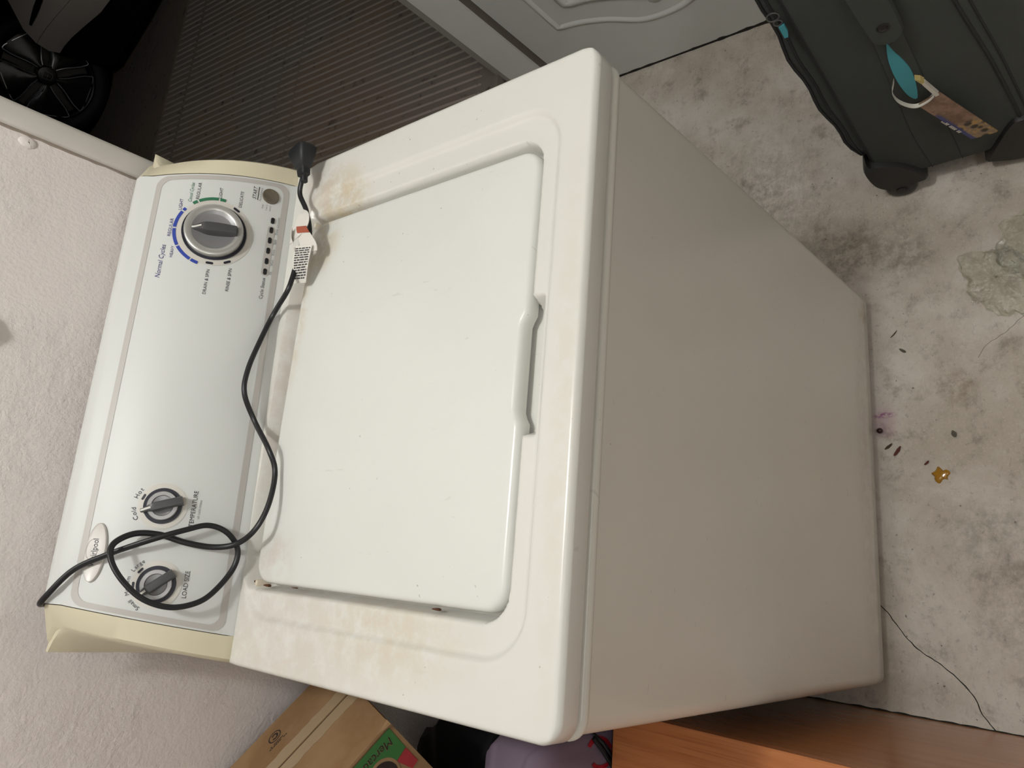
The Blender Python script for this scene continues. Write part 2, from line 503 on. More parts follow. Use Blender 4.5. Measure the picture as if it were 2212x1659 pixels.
for i in range(70):
    o = bpy.data.objects.new('rib', ribmeshes[i % 3])
    col.objects.link(o)
    o.location = (0.393 + i * 0.0292 + rng.uniform(-0.0016, 0.0016), 0, 0)
    o.parent = ramp
tag(MB().box((-2.1, 0.88, -0.1), (-2, 8, 3)).build('wall_carport_left', 'carport_grey', smooth=False), kind='structure')
tag(MB().box((5, 0.88, -0.1), (5.1, 8, 3)).build('wall_carport_right', 'carport_grey', smooth=False), kind='structure')
tag(MB().box((-2, 8, -0.1), (5, 8.1, 3)).build('wall_carport_far', 'carport_grey', smooth=False), kind='structure')
tag(MB().box((-2.1, 0.88, 2.95), (5.1, 8.1, 3.05)).build('ceiling_carport', 'carport_grey', smooth=False), kind='structure')
tag(MB().box((2.6, 0.88, -0.1), (5, 0.9, 3)).build('wall_carport_near', 'carport_grey', smooth=False), kind='structure')

# ================================================================== washing machine
WM = empty('washing_machine', (0, 0.3, 0), 'white top-loading washing machine with grey control panel, standing against the wall', 'washing machine')
def zp(y):
    return 0.8696 + 0.1186 * (y + 0.002)
# ---- cabinet
def ring(off, z, seg=7):
    return [(x, y, z) for x, y in rrect(-0.343 - off, 0.343 + off, 0.0 - off, 0.62 + off, 0.018 + off, seg)]
L = [ring(-0.02, 0.03), ring(-0.003, 0.025), ring(0, 0.028), ring(0, 0.05), ring(0, 0.8195), ring(0.0003, 0.8212), ring(0.0020, 0.8232), ring(0.0036, 0.8262), ring(0.0038, 0.8292), ring(0.0026, 0.8322), ring(0.0002, 0.8340), ring(-0.012, 0.8340)]
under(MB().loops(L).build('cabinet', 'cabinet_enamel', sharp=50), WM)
for fx_ in (-0.29, 0.29):
    for fy_ in (0.05, 0.57):
        L = [[(fx_ + r_ * math.cos(a), fy_ + r_ * math.sin(a), z_) for a in [2 * PI * j / 12 for j in range(12)]] for r_, z_ in ((0.02, 0), (0.022, 0.004), (0.02, 0.012), (0.006, 0.013), (0.006, 0.032))]
        under(MB().loops(L).build('foot', 'plug_black'), WM)
# ---- top deck as one pressed sheet
DX, DY0, DY1, RC, RB = 0.346, -0.0055, 0.62, 0.022, 0.0065
def deck_h(x, y):
    z = zp(y)
    s1 = sdrr(x, y, 0, 0.2505, 0.2885, 0.2155, 0.05)
    z -= 0.0058 * smooth01(0.002, -0.006, s1)
    s2 = sdrr(x, y, 0, 0.2685, 0.2535, 0.2065, 0.030)
    z -= 0.026 * smooth01(0.0035, -0.0045, s2)
    if y > 0.45:
        z -= 0.003 * smooth01(0.46, 0.485, y)
    px = smooth01(0.070, 0.058, x) * smooth01(-0.080, -0.068, x)
    pk = px * smooth01(0.0425, 0.0490, y) * smooth01(0.10, 0.075, y)
    z = min(z, zp(y) - 0.0058 - 0.026 * pk) if pk > 0.001 else z
    return z
nx, ny = 300, 270
V = []; F_ = []
for j in range(ny + 1):
    for i in range(nx + 1):
        x = -DX + 2 * DX * i / nx; y = DY0 + (DY1 - DY0) * j / ny
        d = min(DX - abs(x), y - DY0)
        gx, gy = (abs(x) - (DX - RC)) / RC, ((DY0 + RC) - y) / RC
        X, Y = x, y
        if gx > 0 and gy > 0:
            u_, v_ = gx * math.sqrt(1 - gy * gy / 2), gy * math.sqrt(1 - gx * gx / 2)
            X = math.copysign(DX - RC + u_ * RC, x); Y = DY0 + RC - v_ * RC
        z = deck_h(X, Y)
        if d < RB:
            z -= RB - math.sqrt(max(0, RB * RB - (RB - d) ** 2))
        V.append((X, Y, z))
for j in range(ny):
    for i in range(nx):
        a = j * (nx + 1) + i
        F_.append((a, a + 1, a + nx + 2, a + nx + 1))
bd = [j * (nx + 1) for j in range(ny, -1, -1)] + list(range(1, nx + 1)) + [(j + 1) * (nx + 1) - 1 for j in range(1, ny + 1)]
prev = bd
for (inset, zz) in ((0.0, None), (0.0, 0.8428), (0.0012, 0.8408), (0.008, 0.8402)):
    cur = []
    for b_ in bd:
        x, y, z = V[b_]
        sx = (1 - inset / DX)
        V.append((x * sx, y + (inset if y < 0.1 else 0), zz if zz else z - 0.0012)); cur.append(len(V) - 1)
    for k in range(len(bd) - 1):
        F_.append((prev[k], prev[k + 1], cur[k + 1], cur[k]))
    prev = cur
under(obj('top_deck', V, F_, 'deck_enamel', sharp=60), WM)
# ---- lid
def lid_outline():
    o = rrect(-0.2462, 0.2462, 0.0655, 0.462, 0.026, 8)
    out = []
    n = len(o)
    for i in range(n):
        a = Vector(o[i]); b = Vector(o[(i + 1) % n]); m_ = max(1, int((b - a).length / 0.006))
        for k in range(m_):
            p = a + (b - a) * k / m_
            y = p.y
            if y < 0.07:
                y += 0.0060 * smooth01(0.052, 0.040, p.x) * smooth01(-0.064, -0.052, p.x)
            out.append((p.x, y))
    return out
LO = lid_outline()
def inset_outline(o, d):
    n = len(o); out = []
    for i in range(n):
        a = Vector(o[i - 1]); b = Vector(o[(i + 1) % n]); t_ = (b - a).normalized()
        out.append((o[i][0] - t_.y * d, o[i][1] + t_.x * d))
    return out
L = []
LZ = -0.0078
for d, h in ((0.010, LZ - 0.016), (0.001, LZ - 0.017), (0, LZ - 0.015), (0, LZ - 0.009), (0.0008, LZ - 0.0045), (0.0024, LZ - 0.0019), (0.0045, LZ - 0.0005), (0.0075, LZ)):
    L.append([(x, y, zp(y) + h) for x, y in inset_outline(LO, d)])
lid = under(MB().loops(L).build('lid', 'lid_enamel', sharp=50), WM)
for sx in (-1, 1):
    L = [[(sx * 0.2475 + r_ * math.cos(a), 0.459 + r_ * math.sin(a) * 0.8, zp(0.459) + LZ + h) for a in [2 * PI * j / 12 for j in range(12)]] for r_, h in ((0.0045, -0.02), (0.0045, -0.005), (0.0035, -0.0025), (0.001, -0.0018))]
    under(MB().loops(L).build('hinge_pin', 'hinge_white'), WM)
# rust spots at the left hinge and gutter
for (x, y, a_, b_) in ((-0.2468, 0.4655, 0.002, 0.004), (-0.2490, 0.440, 0.0015, 0.007), (-0.2475, 0.385, 0.0006, 0.005), (-0.2495, 0.155, 0.0012, 0.006)):
    zc = zp(y) + LZ - 0.0045
    L = [[(x + a_ * s_ * math.cos(q) * (1 + 0.3 * math.sin(3 * q + x * 90)), y + b_ * s_ * math.sin(q) * (1 + 0.2 * math.cos(2 * q)), zc + h_ + 0.1186 * b_ * s_ * math.sin(q)) for q in [2 * PI * j / 12 for j in range(12)]] for s_, h_ in ((1, -0.003), (0.9, 0.0005), (0.5, 0.0012))]
    under(MB().loops(L).build('rust_spot', 'rust'), WM)

# ---- control console: curved panel, turned very slightly
CB = (0.4916, 0.9322); CT = (0.5794, 1.0970); CBULGE = 0.0182; CYAW = 0.0523
ce = Vector((CT[0] - CB[0], CT[1] - CB[1])); CL = ce.length; ce.normalize(); cn = Vector((-ce.y, ce.x))
cyw, syw = math.cos(CYAW), math.sin(CYAW)
def yaw(x, y, z):
    dy = y - 0.55
    return Vector((cyw * x - syw * dy, 0.55 + syw * x + cyw * dy, z))
def cs(x, t, h=0.0):
    b = CBULGE * 4 * t * (1 - t)
    # true surface normal
    db = CBULGE * 4 * (1 - 2 * t) / CL
    nl = math.sqrt(1 + db * db)
    y = CB[0] + ce.x * CL * t + cn.x * b + h * (cn.x - ce.x * db) / nl
    z = CB[1] + ce.y * CL * t + cn.y * b + h * (cn.y - ce.y * db) / nl
    return yaw(x, y, z)
def xj(t):
    return 0.3153 - 0.0293 * t
TT = [i / 22 for i in range(23)]
def prof(kx):
    """profile from the deck up the front, over the top and down the back, for a side factor kx in -1..1"""
    out = []
    for (y, z) in ((0.508, 0.895), (0.4960, 0.908), (0.4905, 0.9175), (0.4893, 0.9235), (0.4897, 0.9285)):
        out.append(yaw(kx * 0.3160, y, z))
    for t_ in TT:
        out.append(cs(kx * xj(t_), t_))
    for (y, z) in ((0.5845, 1.1035), (0.592, 1.1085), (0.603, 1.1095), (0.622, 1.104), (0.640, 1.094), (0.644, 1.08), (0.644, 0.90)):
        out.append(yaw(kx * 0.2855, y, z))
    return out
NXC = 48
L = [prof(-1 + 2 * i / NXC) for i in range(NXC + 1)]
CON = under(MB().loops(L, closed=False, cap0=False, cap1=False).build('console', 'console_white', sharp=50), WM)
# end caps
for sx in (-1, 1):
    rows = []
    lst = [(-0.16, 1), (-0.07, 1)] + [(t_, 0) for t_ in TT] + [(1.04, 2), (1.075, 3), (1.08, 4)]
    for t_, kind in lst:
        tc = max(0.0, min(1.0, t_))
        xo = 0.3462 - 0.0335 * tc
        hb = -0.0005 - 0.010 * tc ** 3
        if kind == 1:
            y0, z0 = (0.496, 0.908) if t_ < -0.1 else (0.4894, 0.9225)
            a = yaw(sx * 0.3163, y0, z0); b = yaw(sx * 0.3435, y0 + 0.0015, z0); c_ = yaw(sx * 0.3475, y0 + 0.006, z0); d_ = yaw(sx * 0.3475, 0.64, z0)
        elif kind == 0:
            a = cs(sx * (xj(tc) + 0.0009), tc, 0.0008); b = cs(sx * (xo - 0.004), tc, hb); c_ = cs(sx * xo, tc, hb - 0.005)
            fl = tc ** 1.5
            bz = 0.925 + (1.084 - 0.925) * tc
            d_ = yaw(sx * (0.3475 - (0.004 if sx < 0 else -0.002) * tc), 0.640 - (0.012 * tc if sx > 0 else 0), bz)
        else:
            yy, z1, bx__, by_, bz_, cx__, cy__, cz__ = {2: (0.588, 1.106, 0.309, 0.597, 1.0925, 0.3135, 0.602, 1.086), 3: (0.602, 1.1085, 0.311, 0.612, 1.0935, 0.3175, 0.616, 1.086), 4: (0.635, 1.097, 0.328, 0.632, 1.0895, 0.335, 0.636, 1.084)}[kind]
            a = yaw(sx * 0.2865, yy, z1); b = yaw(sx * bx__, by_, bz_); c_ = yaw(sx * cx__, cy__, cz__)
            d_ = yaw(sx * (0.342 if sx < 0 else 0.3495), 0.641 if sx < 0 else 0.628, 1.086)
        m1 = c_ + (d_ - c_) * 0.35; m1.x -= sx * 0.006 * tc
        m2 = c_ + (d_ - c_) * 0.7; m2.x -= sx * 0.006 * tc
        a0 = a + Vector((0, 0.012, -0.006)) if kind != 1 else a + Vector((0, 0.012, 0))
        rows.append([a0, a, b, c_, m1, m2, d_])
    under(MB().loops(rows, closed=False, cap0=False, cap1=False).build('end_cap', 'cap_cream', sharp=40), WM)
# printed frame band
def band(o_, i_, h, name, mat):
    v = [cs(x, t_, h) for x, t_ in o_] + [cs(x, t_, h) for x, t_ in i_]
    n = len(o_)
    return obj(name, v, [(k, (k + 1) % n, n + (k + 1) % n, n + k) for k in range(n)], mat, CON)
def rr_path(f, t0, t1, r, n=10, m=26):
    """rounded frame in (fraction of half width, t): returns (x,t) list"""
    rt = r / CL
    base = rrect(-1, 1, t0, t1, 0.001, 1)
    out = []
    X = lambda s_, t_, ins: s_ * (xj(t_) - ins)
    ins = f
    for (sx, tc, ts, a0) in ((1, t1 - rt, 1, 0), (-1, t1 - rt, 1, 90), (-1, t0 + rt, -1, 180), (1, t0 + rt, -1, 270)):
        for k in range(n + 1):
            a = math.radians(a0 + 90 * k / n)
            t_ = tc + rt * math.sin(a)
            xx = sx * (xj(t_) - ins - r) + r * math.cos(a)
            out.append((xx, t_))
        nt = None
        # straight run to the next corner
        if a0 == 0:
            for k in range(1, m): out.append(((xj(t1) - ins - r) * (1 - 2 * k / m), t1))
        if a0 == 90:
            for k in range(1, m):
                t_ = (t1 - rt) + (t0 + rt - t1 + rt) * k / m; out.append((-(xj(t_) - ins), t_))
        if a0 == 180:
            for k in range(1, m): out.append((-(xj(t0) - ins - r) * (1 - 2 * k / m), t0))
        if a0 == 270:
            for k in range(1, m):
                t_ = (t0 + rt) + (t1 - rt - t0 - rt) * k / m; out.append(((xj(t_) - ins), t_))
    return out
band(rr_path(0.0022, 0.022, 0.955, 0.015), rr_path(0.0085, 0.063, 0.917, 0.013), 0.0004, 'frame_band', 'band_grey')

# ---- lettering on the console
def let(mat, v, f, name='lettering'):
    o = MB().add(v, f).build(name, mat, CON, smooth=False)
    return o
def letters(s, x0, x1, t0, mat='print_dark', shear=0.0, hs=1.0, h=0.0005):
    v, f, wd = text_mesh(s, shear)
    sc = (x1 - x0) / wd
    let(mat, [cs(x0 + p.x * sc, t0 + p.y * sc * hs / CL, h) for p in v], f)
def arc_letters(s, xc, tc, r, ang, size, mat='print_dark', h=0.0006):
    """letters round a knob, centred on angle ang (clockwise from up)"""
    ws = []
    for ch in s:
        v, f, wd = text_mesh(ch); ws.append(wd * size + size * 0.13)
    tot = sum(ws); a = ang - math.degrees(tot / 2 / r)
    mb = MB()
    for ch, w_ in zip(s, ws):
        v, f, wd = text_mesh(ch)
        am = math.radians(a + math.degrees(w_ / 2 / r))
        pts = []
        for p in v:
            lx = p.x * size - wd * size / 2; ly = p.y * size
            X = (r + ly) * math.sin(am) + lx * math.cos(am)
            Y = (r + ly) * math.cos(am) - lx * math.sin(am)
            pts.append(cs(xc + X, tc + Y / CL, h))
        mb.add(pts, f)
        a += math.degrees(w_ / r)
    mb.build('lettering', mat, CON, smooth=False)
letters('Normal Cycles', 0.1332, 0.1822, 0.806, 'print_navy', 0.25, 1.12)
letters('HEAVY', 0.1645, 0.1815, 0.748, 'print_navy')
letters('REGULAR', 0.1955, 0.2225, 0.788, 'print_navy')
letters('LIGHT', 0.2365, 0.2535, 0.748, 'print_navy')
letters('Casual Cycles', 0.2505, 0.2805, 0.692, 'print_green', 0.25, 1.2)
letters('REGULAR', 0.2560, 0.2820, 0.643)
letters('LIGHT', 0.2628, 0.2792, 0.490)
letters('DELICATE', 0.2552, 0.2807, 0.344)
letters('DRAIN & SPIN', 0.1172, 0.1535, 0.484)
letters('RINSE & SPIN', 0.1270, 0.1608, 0.338)
letters('START', 0.2745, 0.2942, 0.255, 'print_dark', 0.2, 1.1)
letters('Pause/Unlock', 0.2735, 0.2950, 0.218, 'print_soft')
letters('Hold', 0.2630, 0.2690, 0.195, 'print_soft'); letters('3 sec to', 0.2615, 0.2710, 0.168, 'print_soft'); letters('cancel', 0.2620, 0.2705, 0.141, 'print_soft')
letters('Cycle Status', 0.1271, 0.1591, 0.103)
for i, s_ in enumerate(('Fill', 'Wash', 'Rinse', 'Spin', 'Done', 'Lid Locked')):
    xc_ = 0.1684 + 0.01625 * i - (0.001 if i == 5 else 0)
    hw = (0.0022, 0.0047, 0.0046, 0.0039, 0.0047, 0.0078)[i]
    letters(s_, xc_ - hw, xc_ + hw, 0.0665, 'print_soft')
letters('TEMPERATURE', -0.1890, -0.1446, 0.310, 'print_dark', 0, 1.1)
letters('all cold rinses', -0.1787, -0.1556, 0.280, 'print_soft')
letters('LOAD SIZE', -0.2733, -0.2417, 0.281, 'print_dark', 0, 1.1)
KX = {'cyc': (0.2096, 0.4985), 'tmp': (-0.1662, 0.5101), 'lod': (-0.2590, 0.4664)}
arc_letters('Hot', *KX['tmp'], 0.0300, 25, 0.0075)
arc_letters('Cold', *KX['tmp'], 0.0300, -21, 0.0075)
arc_letters('Large', *KX['lod'], 0.0298, 42, 0.0064)
arc_letters('Medium', *KX['lod'], 0.0298, -5, 0.0064)
arc_letters('Small', *KX['lod'], 0.0298, -50, 0.0064)
# underline of START
let('print_dark', [cs(0.2738, 0.2455, 0.0005), cs(0.2950, 0.2455, 0.0005), cs(0.2950, 0.2405, 0.0005), cs(0.2738, 0.2405, 0.0005)], [(0, 1, 2, 3)], 'underline')

# ---- arcs, dashes round the knobs
def arc_band(mat, name, xc, tc, r0, r1, a0, a1, h=0.0006, seg=2.0):
    n = max(2, int(abs(a1 - a0) / seg))
    o_ = []; i_ = []
    for k in range(n + 1):
        a = math.radians(a0 + (a1 - a0) * k / n)
        o_.append(cs(xc + r1 * math.sin(a), tc + r1 * math.cos(a) / CL, h)); i_.append(cs(xc + r0 * math.sin(a), tc + r0 * math.cos(a) / CL, h))
    let(mat, o_ + i_, [(k, k + 1, n + 2 + k, n + 1 + k) for k in range(n)], name)
xc_, tc_ = KX['cyc']
arc_band('ring_beige', 'dial_ring', xc_, tc_, 0.040, 0.0495, 0, 360, 0.0005, 5)
for a0, a1 in ((-74, -63.2), (-60.8, -33.2), (-30.8, -2.2), (0.2, 28.8), (31.2, 36)):
    arc_band('print_blue', 'cycle_arc', xc_, tc_, 0.0488, 0.0532, a0, a1, 0.0009)
for a0, a1 in ((49.5, 56.8), (59.2, 87.8), (90.2, 98.5)):
    arc_band('print_green', 'cycle_arc', xc_, tc_, 0.0488, 0.0532, a0, a1, 0.0009)
def dash(xc, tc, r, ang, ln, wd, mat='dark_navy'):
    a = math.radians(ang); pts = []
    for (lx, ly) in [(x_ * ln / 2 + c_ * wd / 2, y_) for x_, c_, y_ in [(1 - wd / ln, math.cos(q), math.sin(q) * wd / 2) for q in [PI / 2 - PI * k / 8 for k in range(9)]]] + [(-(1 - wd / ln) * ln / 2 + math.cos(q) * wd / 2, math.sin(q) * wd / 2) for q in [-PI / 2 - PI * k / 8 for k in range(9)]]:
        X = (r + ly) * math.sin(a) + lx * math.cos(a); Y = (r + ly) * math.cos(a) - lx * math.sin(a)
        pts.append(cs(xc + X, tc + Y / CL, 0.0009))
    let(mat, pts, [tuple(range(len(pts)))], 'dial_dash')
for ang in (120, -91, -119):
    dash(xc_, tc_, 0.0465, ang, 0.0098, 0.0034)
for k_, angs in (('tmp', (22,)), ('lod', (38, -4))):
    for ang in angs:
        dash(*KX[k_], 0.0249, ang, 0.0078, 0.0026)
for k_ in ('tmp', 'lod'):
    arc_band('ring_beige', 'dial_ring', *KX[k_], 0.017, 0.0280, 0, 360, 0.0005, 8)

# ---- knobs
def frame_at(x, t_):
    p = cs(x, t_); u = (cs(x + 0.001, t_) - p).normalized(); w_ = (cs(x, t_ + 0.001) - cs(x, t_ - 0.001)).normalized()
    n_ = u.cross(w_).normalized()
    if n_.y > 0: n_ = -n_
    return p, u, w_, n_
def disc_loops(fr, prof_, seg=48):
    p, u, w_, n_ = fr
    return [[p + u * r * math.cos(a) + w_ * r * math.sin(a) + n_ * h for a in [2 * PI * j / seg for j in range(seg)]] for r, h in prof_]
def knob(key, R_, ang, name, bar, lab):
    fr = frame_at(*KX[key]); p, u, w_, n_ = fr
    big = key == 'cyc'
    kb = under(MB().loops(disc_loops(fr, [(R_ * 1.03, -0.004), (R_ * 1.03, 0.0014), (R_ * 0.90, 0.0014)])).build(name, 'dark_navy', sharp=40), WM)
    kb['label'] = lab
    H = 0.011 if big else 0.006
    if big:
        pr = [(R_ * 0.94, 0.001), (R_ * 0.95, H * 0.6), (R_ * 0.93, H * 0.92), (R_ * 0.88, H), (R_ * 0.72, H * 0.93), (R_ * 0.70, H * 0.86)]
        MB().loops(disc_loops(fr, pr), cap1=False).build('dial_rim', 'silver', kb, sharp=40)
        MB().loops(disc_loops(fr, [(R_ * 0.705, H * 0.87), (R_ * 0.60, H * 0.72), (R_ * 0.58, H * 0.70), (R_ * 0.2, H * 0.55)]), cap0=False).build('dial_face', 'silver_dark', kb, sharp=60)
    else:
        pr = [(R_ * 0.84, 0.001), (R_ * 0.84, H * 0.7), (R_ * 0.80, H), (R_ * 0.60, H), (R_ * 0.56, H * 0.8)]
        MB().loops(disc_loops(fr, pr), cap1=False).build('dial_rim', 'dial_grey', kb, sharp=40)
        MB().loops(disc_loops(fr, [(R_ * 0.57, H * 0.8), (R_ * 0.2, H * 0.55)]), cap0=False).build('dial_face', 'silver_dark', kb, sharp=60)
    a = math.radians(ang)
    ax = w_ * math.cos(a) + u * math.sin(a)      # towards the tip
    sd = u * math.cos(a) - w_ * math.sin(a)
    L_ = []
    tip, tail, HW, HT = bar
    n = 20
    for i in range(n + 1):
        s_ = tail + (tip - tail) * i / n
        q = (s_ - tail) / (tip - tail)
        wd = HW * (1 - (0.55 if big else 0.60) * smooth01(0.60, 1.0, q)) * (1 if not big else (0.86 + 0.5 * q * (1 - q)))
        ht = HT * (0.92 + 0.32 * q * (1 - q)) - HT * 0.45 * smooth01(0.7, 1.0, q)
        c0 = p + ax * s_
        b_ = n_ * (H * 0.3)
        L_.append([c0 + sd * wd + b_, c0 + sd * wd * 0.93 + n_ * ht * 0.8, c0 + sd * wd * 0.72 + n_ * ht * 0.97, c0 + n_ * ht, c0 - sd * wd * 0.72 + n_ * ht * 0.97, c0 - sd * wd * 0.93 + n_ * ht * 0.8, c0 - sd * wd + b_])
    MB().loops(L_).build('pointer', 'knob_grey', kb, sharp=45)
    L_ = []
    for i in range(7):
        s_ = tip - 0.0005 - (0.013 if big else 0.0125) * i / 6
        q = (s_ - tail) / (tip - tail)
        ht = HT * (0.92 + 0.32 * q * (1 - q)) - HT * 0.45 * smooth01(0.7, 1.0, q) + 0.0002
        c0 = p + ax * s_
        L_.append([c0 + sd * 0.0013 + n_ * (ht - 0.001), c0 + sd * 0.0012 + n_ * (ht + 0.0003), c0 - sd * 0.0012 + n_ * (ht + 0.0003), c0 - sd * 0.0013 + n_ * (ht - 0.001)])
    MB().loops(L_).build('white_marker', 'white_mark', kb)
knob('cyc', 0.0405, -3.5, 'cycle_knob', (0.0285, -0.0295, 0.0085, 0.0195), 'large silver cycle dial with dark grey pointer')
knob('tmp', 0.0212, -18.8, 'temperature_knob', (0.0245, -0.0235, 0.0056, 0.0165), 'small temperature dial, pointer towards Cold')
knob('lod', 0.0212, -39.0, 'load_size_knob', (0.0245, -0.0225, 0.0056, 0.0165), 'small load size dial, pointer towards Small')
# start button
fr = frame_at(0.2855, 0.153)
sb = under(MB().loops(disc_loops(fr, [(0.0118, -0.003), (0.0118, 0.0012), (0.0112, 0.0022), (0.0098, 0.0022), (0.0085, 0.0017), (0.004, 0.0012)], 32)).build('start_button', 'button_worn'), WM)
# status lights in their grey strip
o_ = []
for k in range(17):
    a = -PI / 2 + PI * k / 16; o_.append((0.1684 + 0.065 + 0.0052 * math.cos(a) + 0.0014, 0.1135 + 0.0048 * math.sin(a) / CL))
for k in range(17):
    a = PI / 2 + PI * k / 16; o_.append((0.1684 + 0.0052 * math.cos(a) - 0.0014, 0.1135 + 0.0048 * math.sin(a) / CL))
obj('status_strip', [cs(x, t_, 0.0007) for x, t_ in o_], [tuple(range(len(o_)))], 'band_grey', CON, smooth=False)
for i in range(6):
    xl = 0.1684 + 0.01625 * i - (0.001 if i == 5 else 0)
    ring_ = lambda s_, h_: [cs(xl + s_ * (math.copysign(0.0024, math.cos(a)) + 0.0023 * math.cos(a)), 0.1135 + s_ * 0.0025 * math.sin(a) / CL, h_) for a in [PI / 18 + 2 * PI * j / 18 for j in range(18)]]
    MB().loops([ring_(1, 0.0), ring_(1, 0.0014), ring_(0.8, 0.0019)]).build('status_light', 'led_black', CON)
# brand badge: raised oval
bx_, bt_ = -0.2252, 0.8555
def oval(sx, sy, h):
    out = []
    for j in range(48):
        a = 2 * PI * j / 48
        X = sx * math.cos(a); Y = sy * math.sin(a)
        X, Y = X * math.cos(0.0) - Y * math.sin(0.0), Y
        out.append(cs(bx_ + X, bt_ + Y / CL, h))
    return out
bad = MB().loops([oval(0.0345, 0.0118, 0), oval(0.0345, 0.0118, 0.0022), oval(0.0335, 0.0108, 0.0034), oval(0.0315, 0.0092, 0.0030), oval(0.012, 0.004, 0.0034)]).build('badge', 'badge_white', CON)
v, f, wd = text_mesh('Whirlpool')
sc = 0.0325 / wd
MB().add([cs(-0.2420 + p.x * sc, bt_ - 0.012 + p.y * sc * 1.15 / CL, 0.0038) for p in v], f).build('badge_lettering', 'print_dark', CON, smooth=False)
mb = MB()
o_ = []; i_ = []
for k in range(41):
    a = math.radians(-20 + 300 * k / 40)
    o_.append(cs(bx_ + 0.003 + 0.0120 * math.cos(a), bt_ + 0.018 + 0.0066 * math.sin(a) / CL, 0.00385)); i_.append(cs(bx_ + 0.003 + 0.0117 * math.cos(a), bt_ + 0.018 + 0.0063 * math.sin(a) / CL, 0.00385))
mb.add(o_ + i_, [(k, k + 1, 42 + k, 41 + k) for k in range(40)])
mb.build('badge_swirl', 'print_soft', CON, smooth=False)

# ---- mains cord: looped on the console, plug hanging at the right
CP = [[-0.2878, 0.62, 1.090], [-0.2895, 0.585, 1.1125], [-0.2765, 0.5683, 1.1120], [-0.2463, 0.5506, 1.0954], [-0.2247, 0.5232, 1.0681], [-0.2049, 0.4927, 1.0357], [-0.191, 0.4812, 1.0048], [-0.183, 0.4774, 0.9794], [-0.1893, 0.4702, 0.9579], [-0.2077, 0.4686, 0.9413], [-0.2304, 0.4693, 0.9416], [-0.256, 0.4686, 0.9578], [-0.2725, 0.4664, 0.9784], [-0.2797, 0.4694, 1.0084], [-0.2723, 0.4769, 1.0382], [-0.2534, 0.487, 1.0612], [-0.2318, 0.4998, 1.0739], [-0.2138, 0.5094, 1.0721], [-0.2003, 0.5098, 1.0517], [-0.1989, 0.5013, 1.0257], [-0.2056, 0.4888, 0.9988], [-0.2084, 0.4774, 0.9687], [-0.2023, 0.4585, 0.9489], [-0.1841, 0.4289, 0.9427], [-0.1519, 0.4249, 0.9322], [-0.1102, 0.4351, 0.9254], [-0.082, 0.4413, 0.9362], [-0.0442, 0.4774, 0.9437], [-0.0113, 0.4768, 0.9642], [0.0209, 0.4804, 0.9639], [0.0639, 0.4863, 0.9522], [0.1094, 0.4904, 0.9377], [0.1331, 0.4497, 0.9432], [0.154, 0.4475, 0.9400], [0.1700, 0.4520, 0.9360], [0.1830, 0.4530, 0.9300], [0.2192, 0.4440, 0.9270], [0.2539, 0.4441, 0.9375], [0.2821, 0.4586, 0.9442], [0.3006, 0.4533, 0.9476], [0.309, 0.4465, 0.9489]]
path = catmull(CP, 9)
cord = under(MB().tube(path, 0.0036, 12, 0.76).build('power_cord', 'cord_black', sharp=80), WM)
cord['label'] = 'black mains cord looped over the control panel'
# plug
a0 = Vector((0.306, 0.4470, 0.9490)); ax = (Vector((0.356, 0.4535, 0.957)) - a0).normalized()
up = Vector((0, 0, 1)); up = (up - ax * up.dot(ax)).normalized(); sd = ax.cross(up)
def plug_loop(s_, wd, th, r=0.35):
    out = []
    for a in [2 * PI * j / 20 for j in range(20)]:
        ca, sa = math.cos(a), math.sin(a)
        out.append(a0 + ax * s_ + sd * wd * math.copysign(abs(ca) ** r, ca) + up * th * math.copysign(abs(sa) ** r, sa))
    return out
pl = MB().loops([plug_loop(-0.010, 0.0048, 0.0046, 0.9), plug_loop(-0.002, 0.0052, 0.0048, 0.8), plug_loop(0.0, 0.0088, 0.0066, 0.5), plug_loop(0.008, 0.0092, 0.0070, 0.45), plug_loop(0.009, 0.0080, 0.0062, 0.5), plug_loop(0.011, 0.0085, 0.0066, 0.45), plug_loop(0.013, 0.0110, 0.0090, 0.4), plug_loop(0.026, 0.0165, 0.0122, 0.38), plug_loop(0.037, 0.0205, 0.0138, 0.38), plug_loop(0.0415, 0.0185, 0.0130, 0.42), plug_loop(0.043, 0.0150, 0.0105, 0.5)]).build('plug', 'plug_black', cord, sharp=40)
# paper warning tag wrapped on the cord
def ribbon(rows, name, mat, th=0.0004):
    """rows: list of (edge a, edge b); makes a thin bent sheet"""
    A = catmull([r_[0] for r_ in rows], 6); B = catmull([r_[1] for r_ in rows], 6)
    L_ = []
    for i in range(len(A)):
        j0, j1 = max(i - 1, 0), min(i + 1, len(A) - 1)
        n_ = (A[j1] - A[j0]).cross(B[i] - A[i])
        n_ = n_.normalized() * th if n_.length > 1e-12 else Vector((0, 0, th))
        L_.append([A[i] - n_, B[i] - n_, B[i] + n_, A[i] + n_])
    return MB().loops(L_).build(name, mat, cord, sharp=50)
ribbon([((0.2500, 0.4430, 0.9420), (0.2490, 0.4330, 0.9480)), ((0.2430, 0.4400, 0.9490), (0.2370, 0.4130, 0.9500)), ((0.2290, 0.4430, 0.9510), (0.2230, 0.4100, 0.9490)), ((0.2160, 0.4480, 0.9510), (0.2120, 0.4180, 0.9490)), ((0.2020, 0.4560, 0.9480), (0.2040, 0.4330, 0.9510))], 'tag_flag', 'paper_white')
ribbon([((0.2205, 0.4330, 0.9535), (0.2165, 0.4115, 0.9510)), ((0.2160, 0.4325, 0.9530), (0.2120, 0.4095, 0.9490)), ((0.2115, 0.4320, 0.9515), (0.2080, 0.4080, 0.9465))], 'tag_red_stripe', 'tag_red')
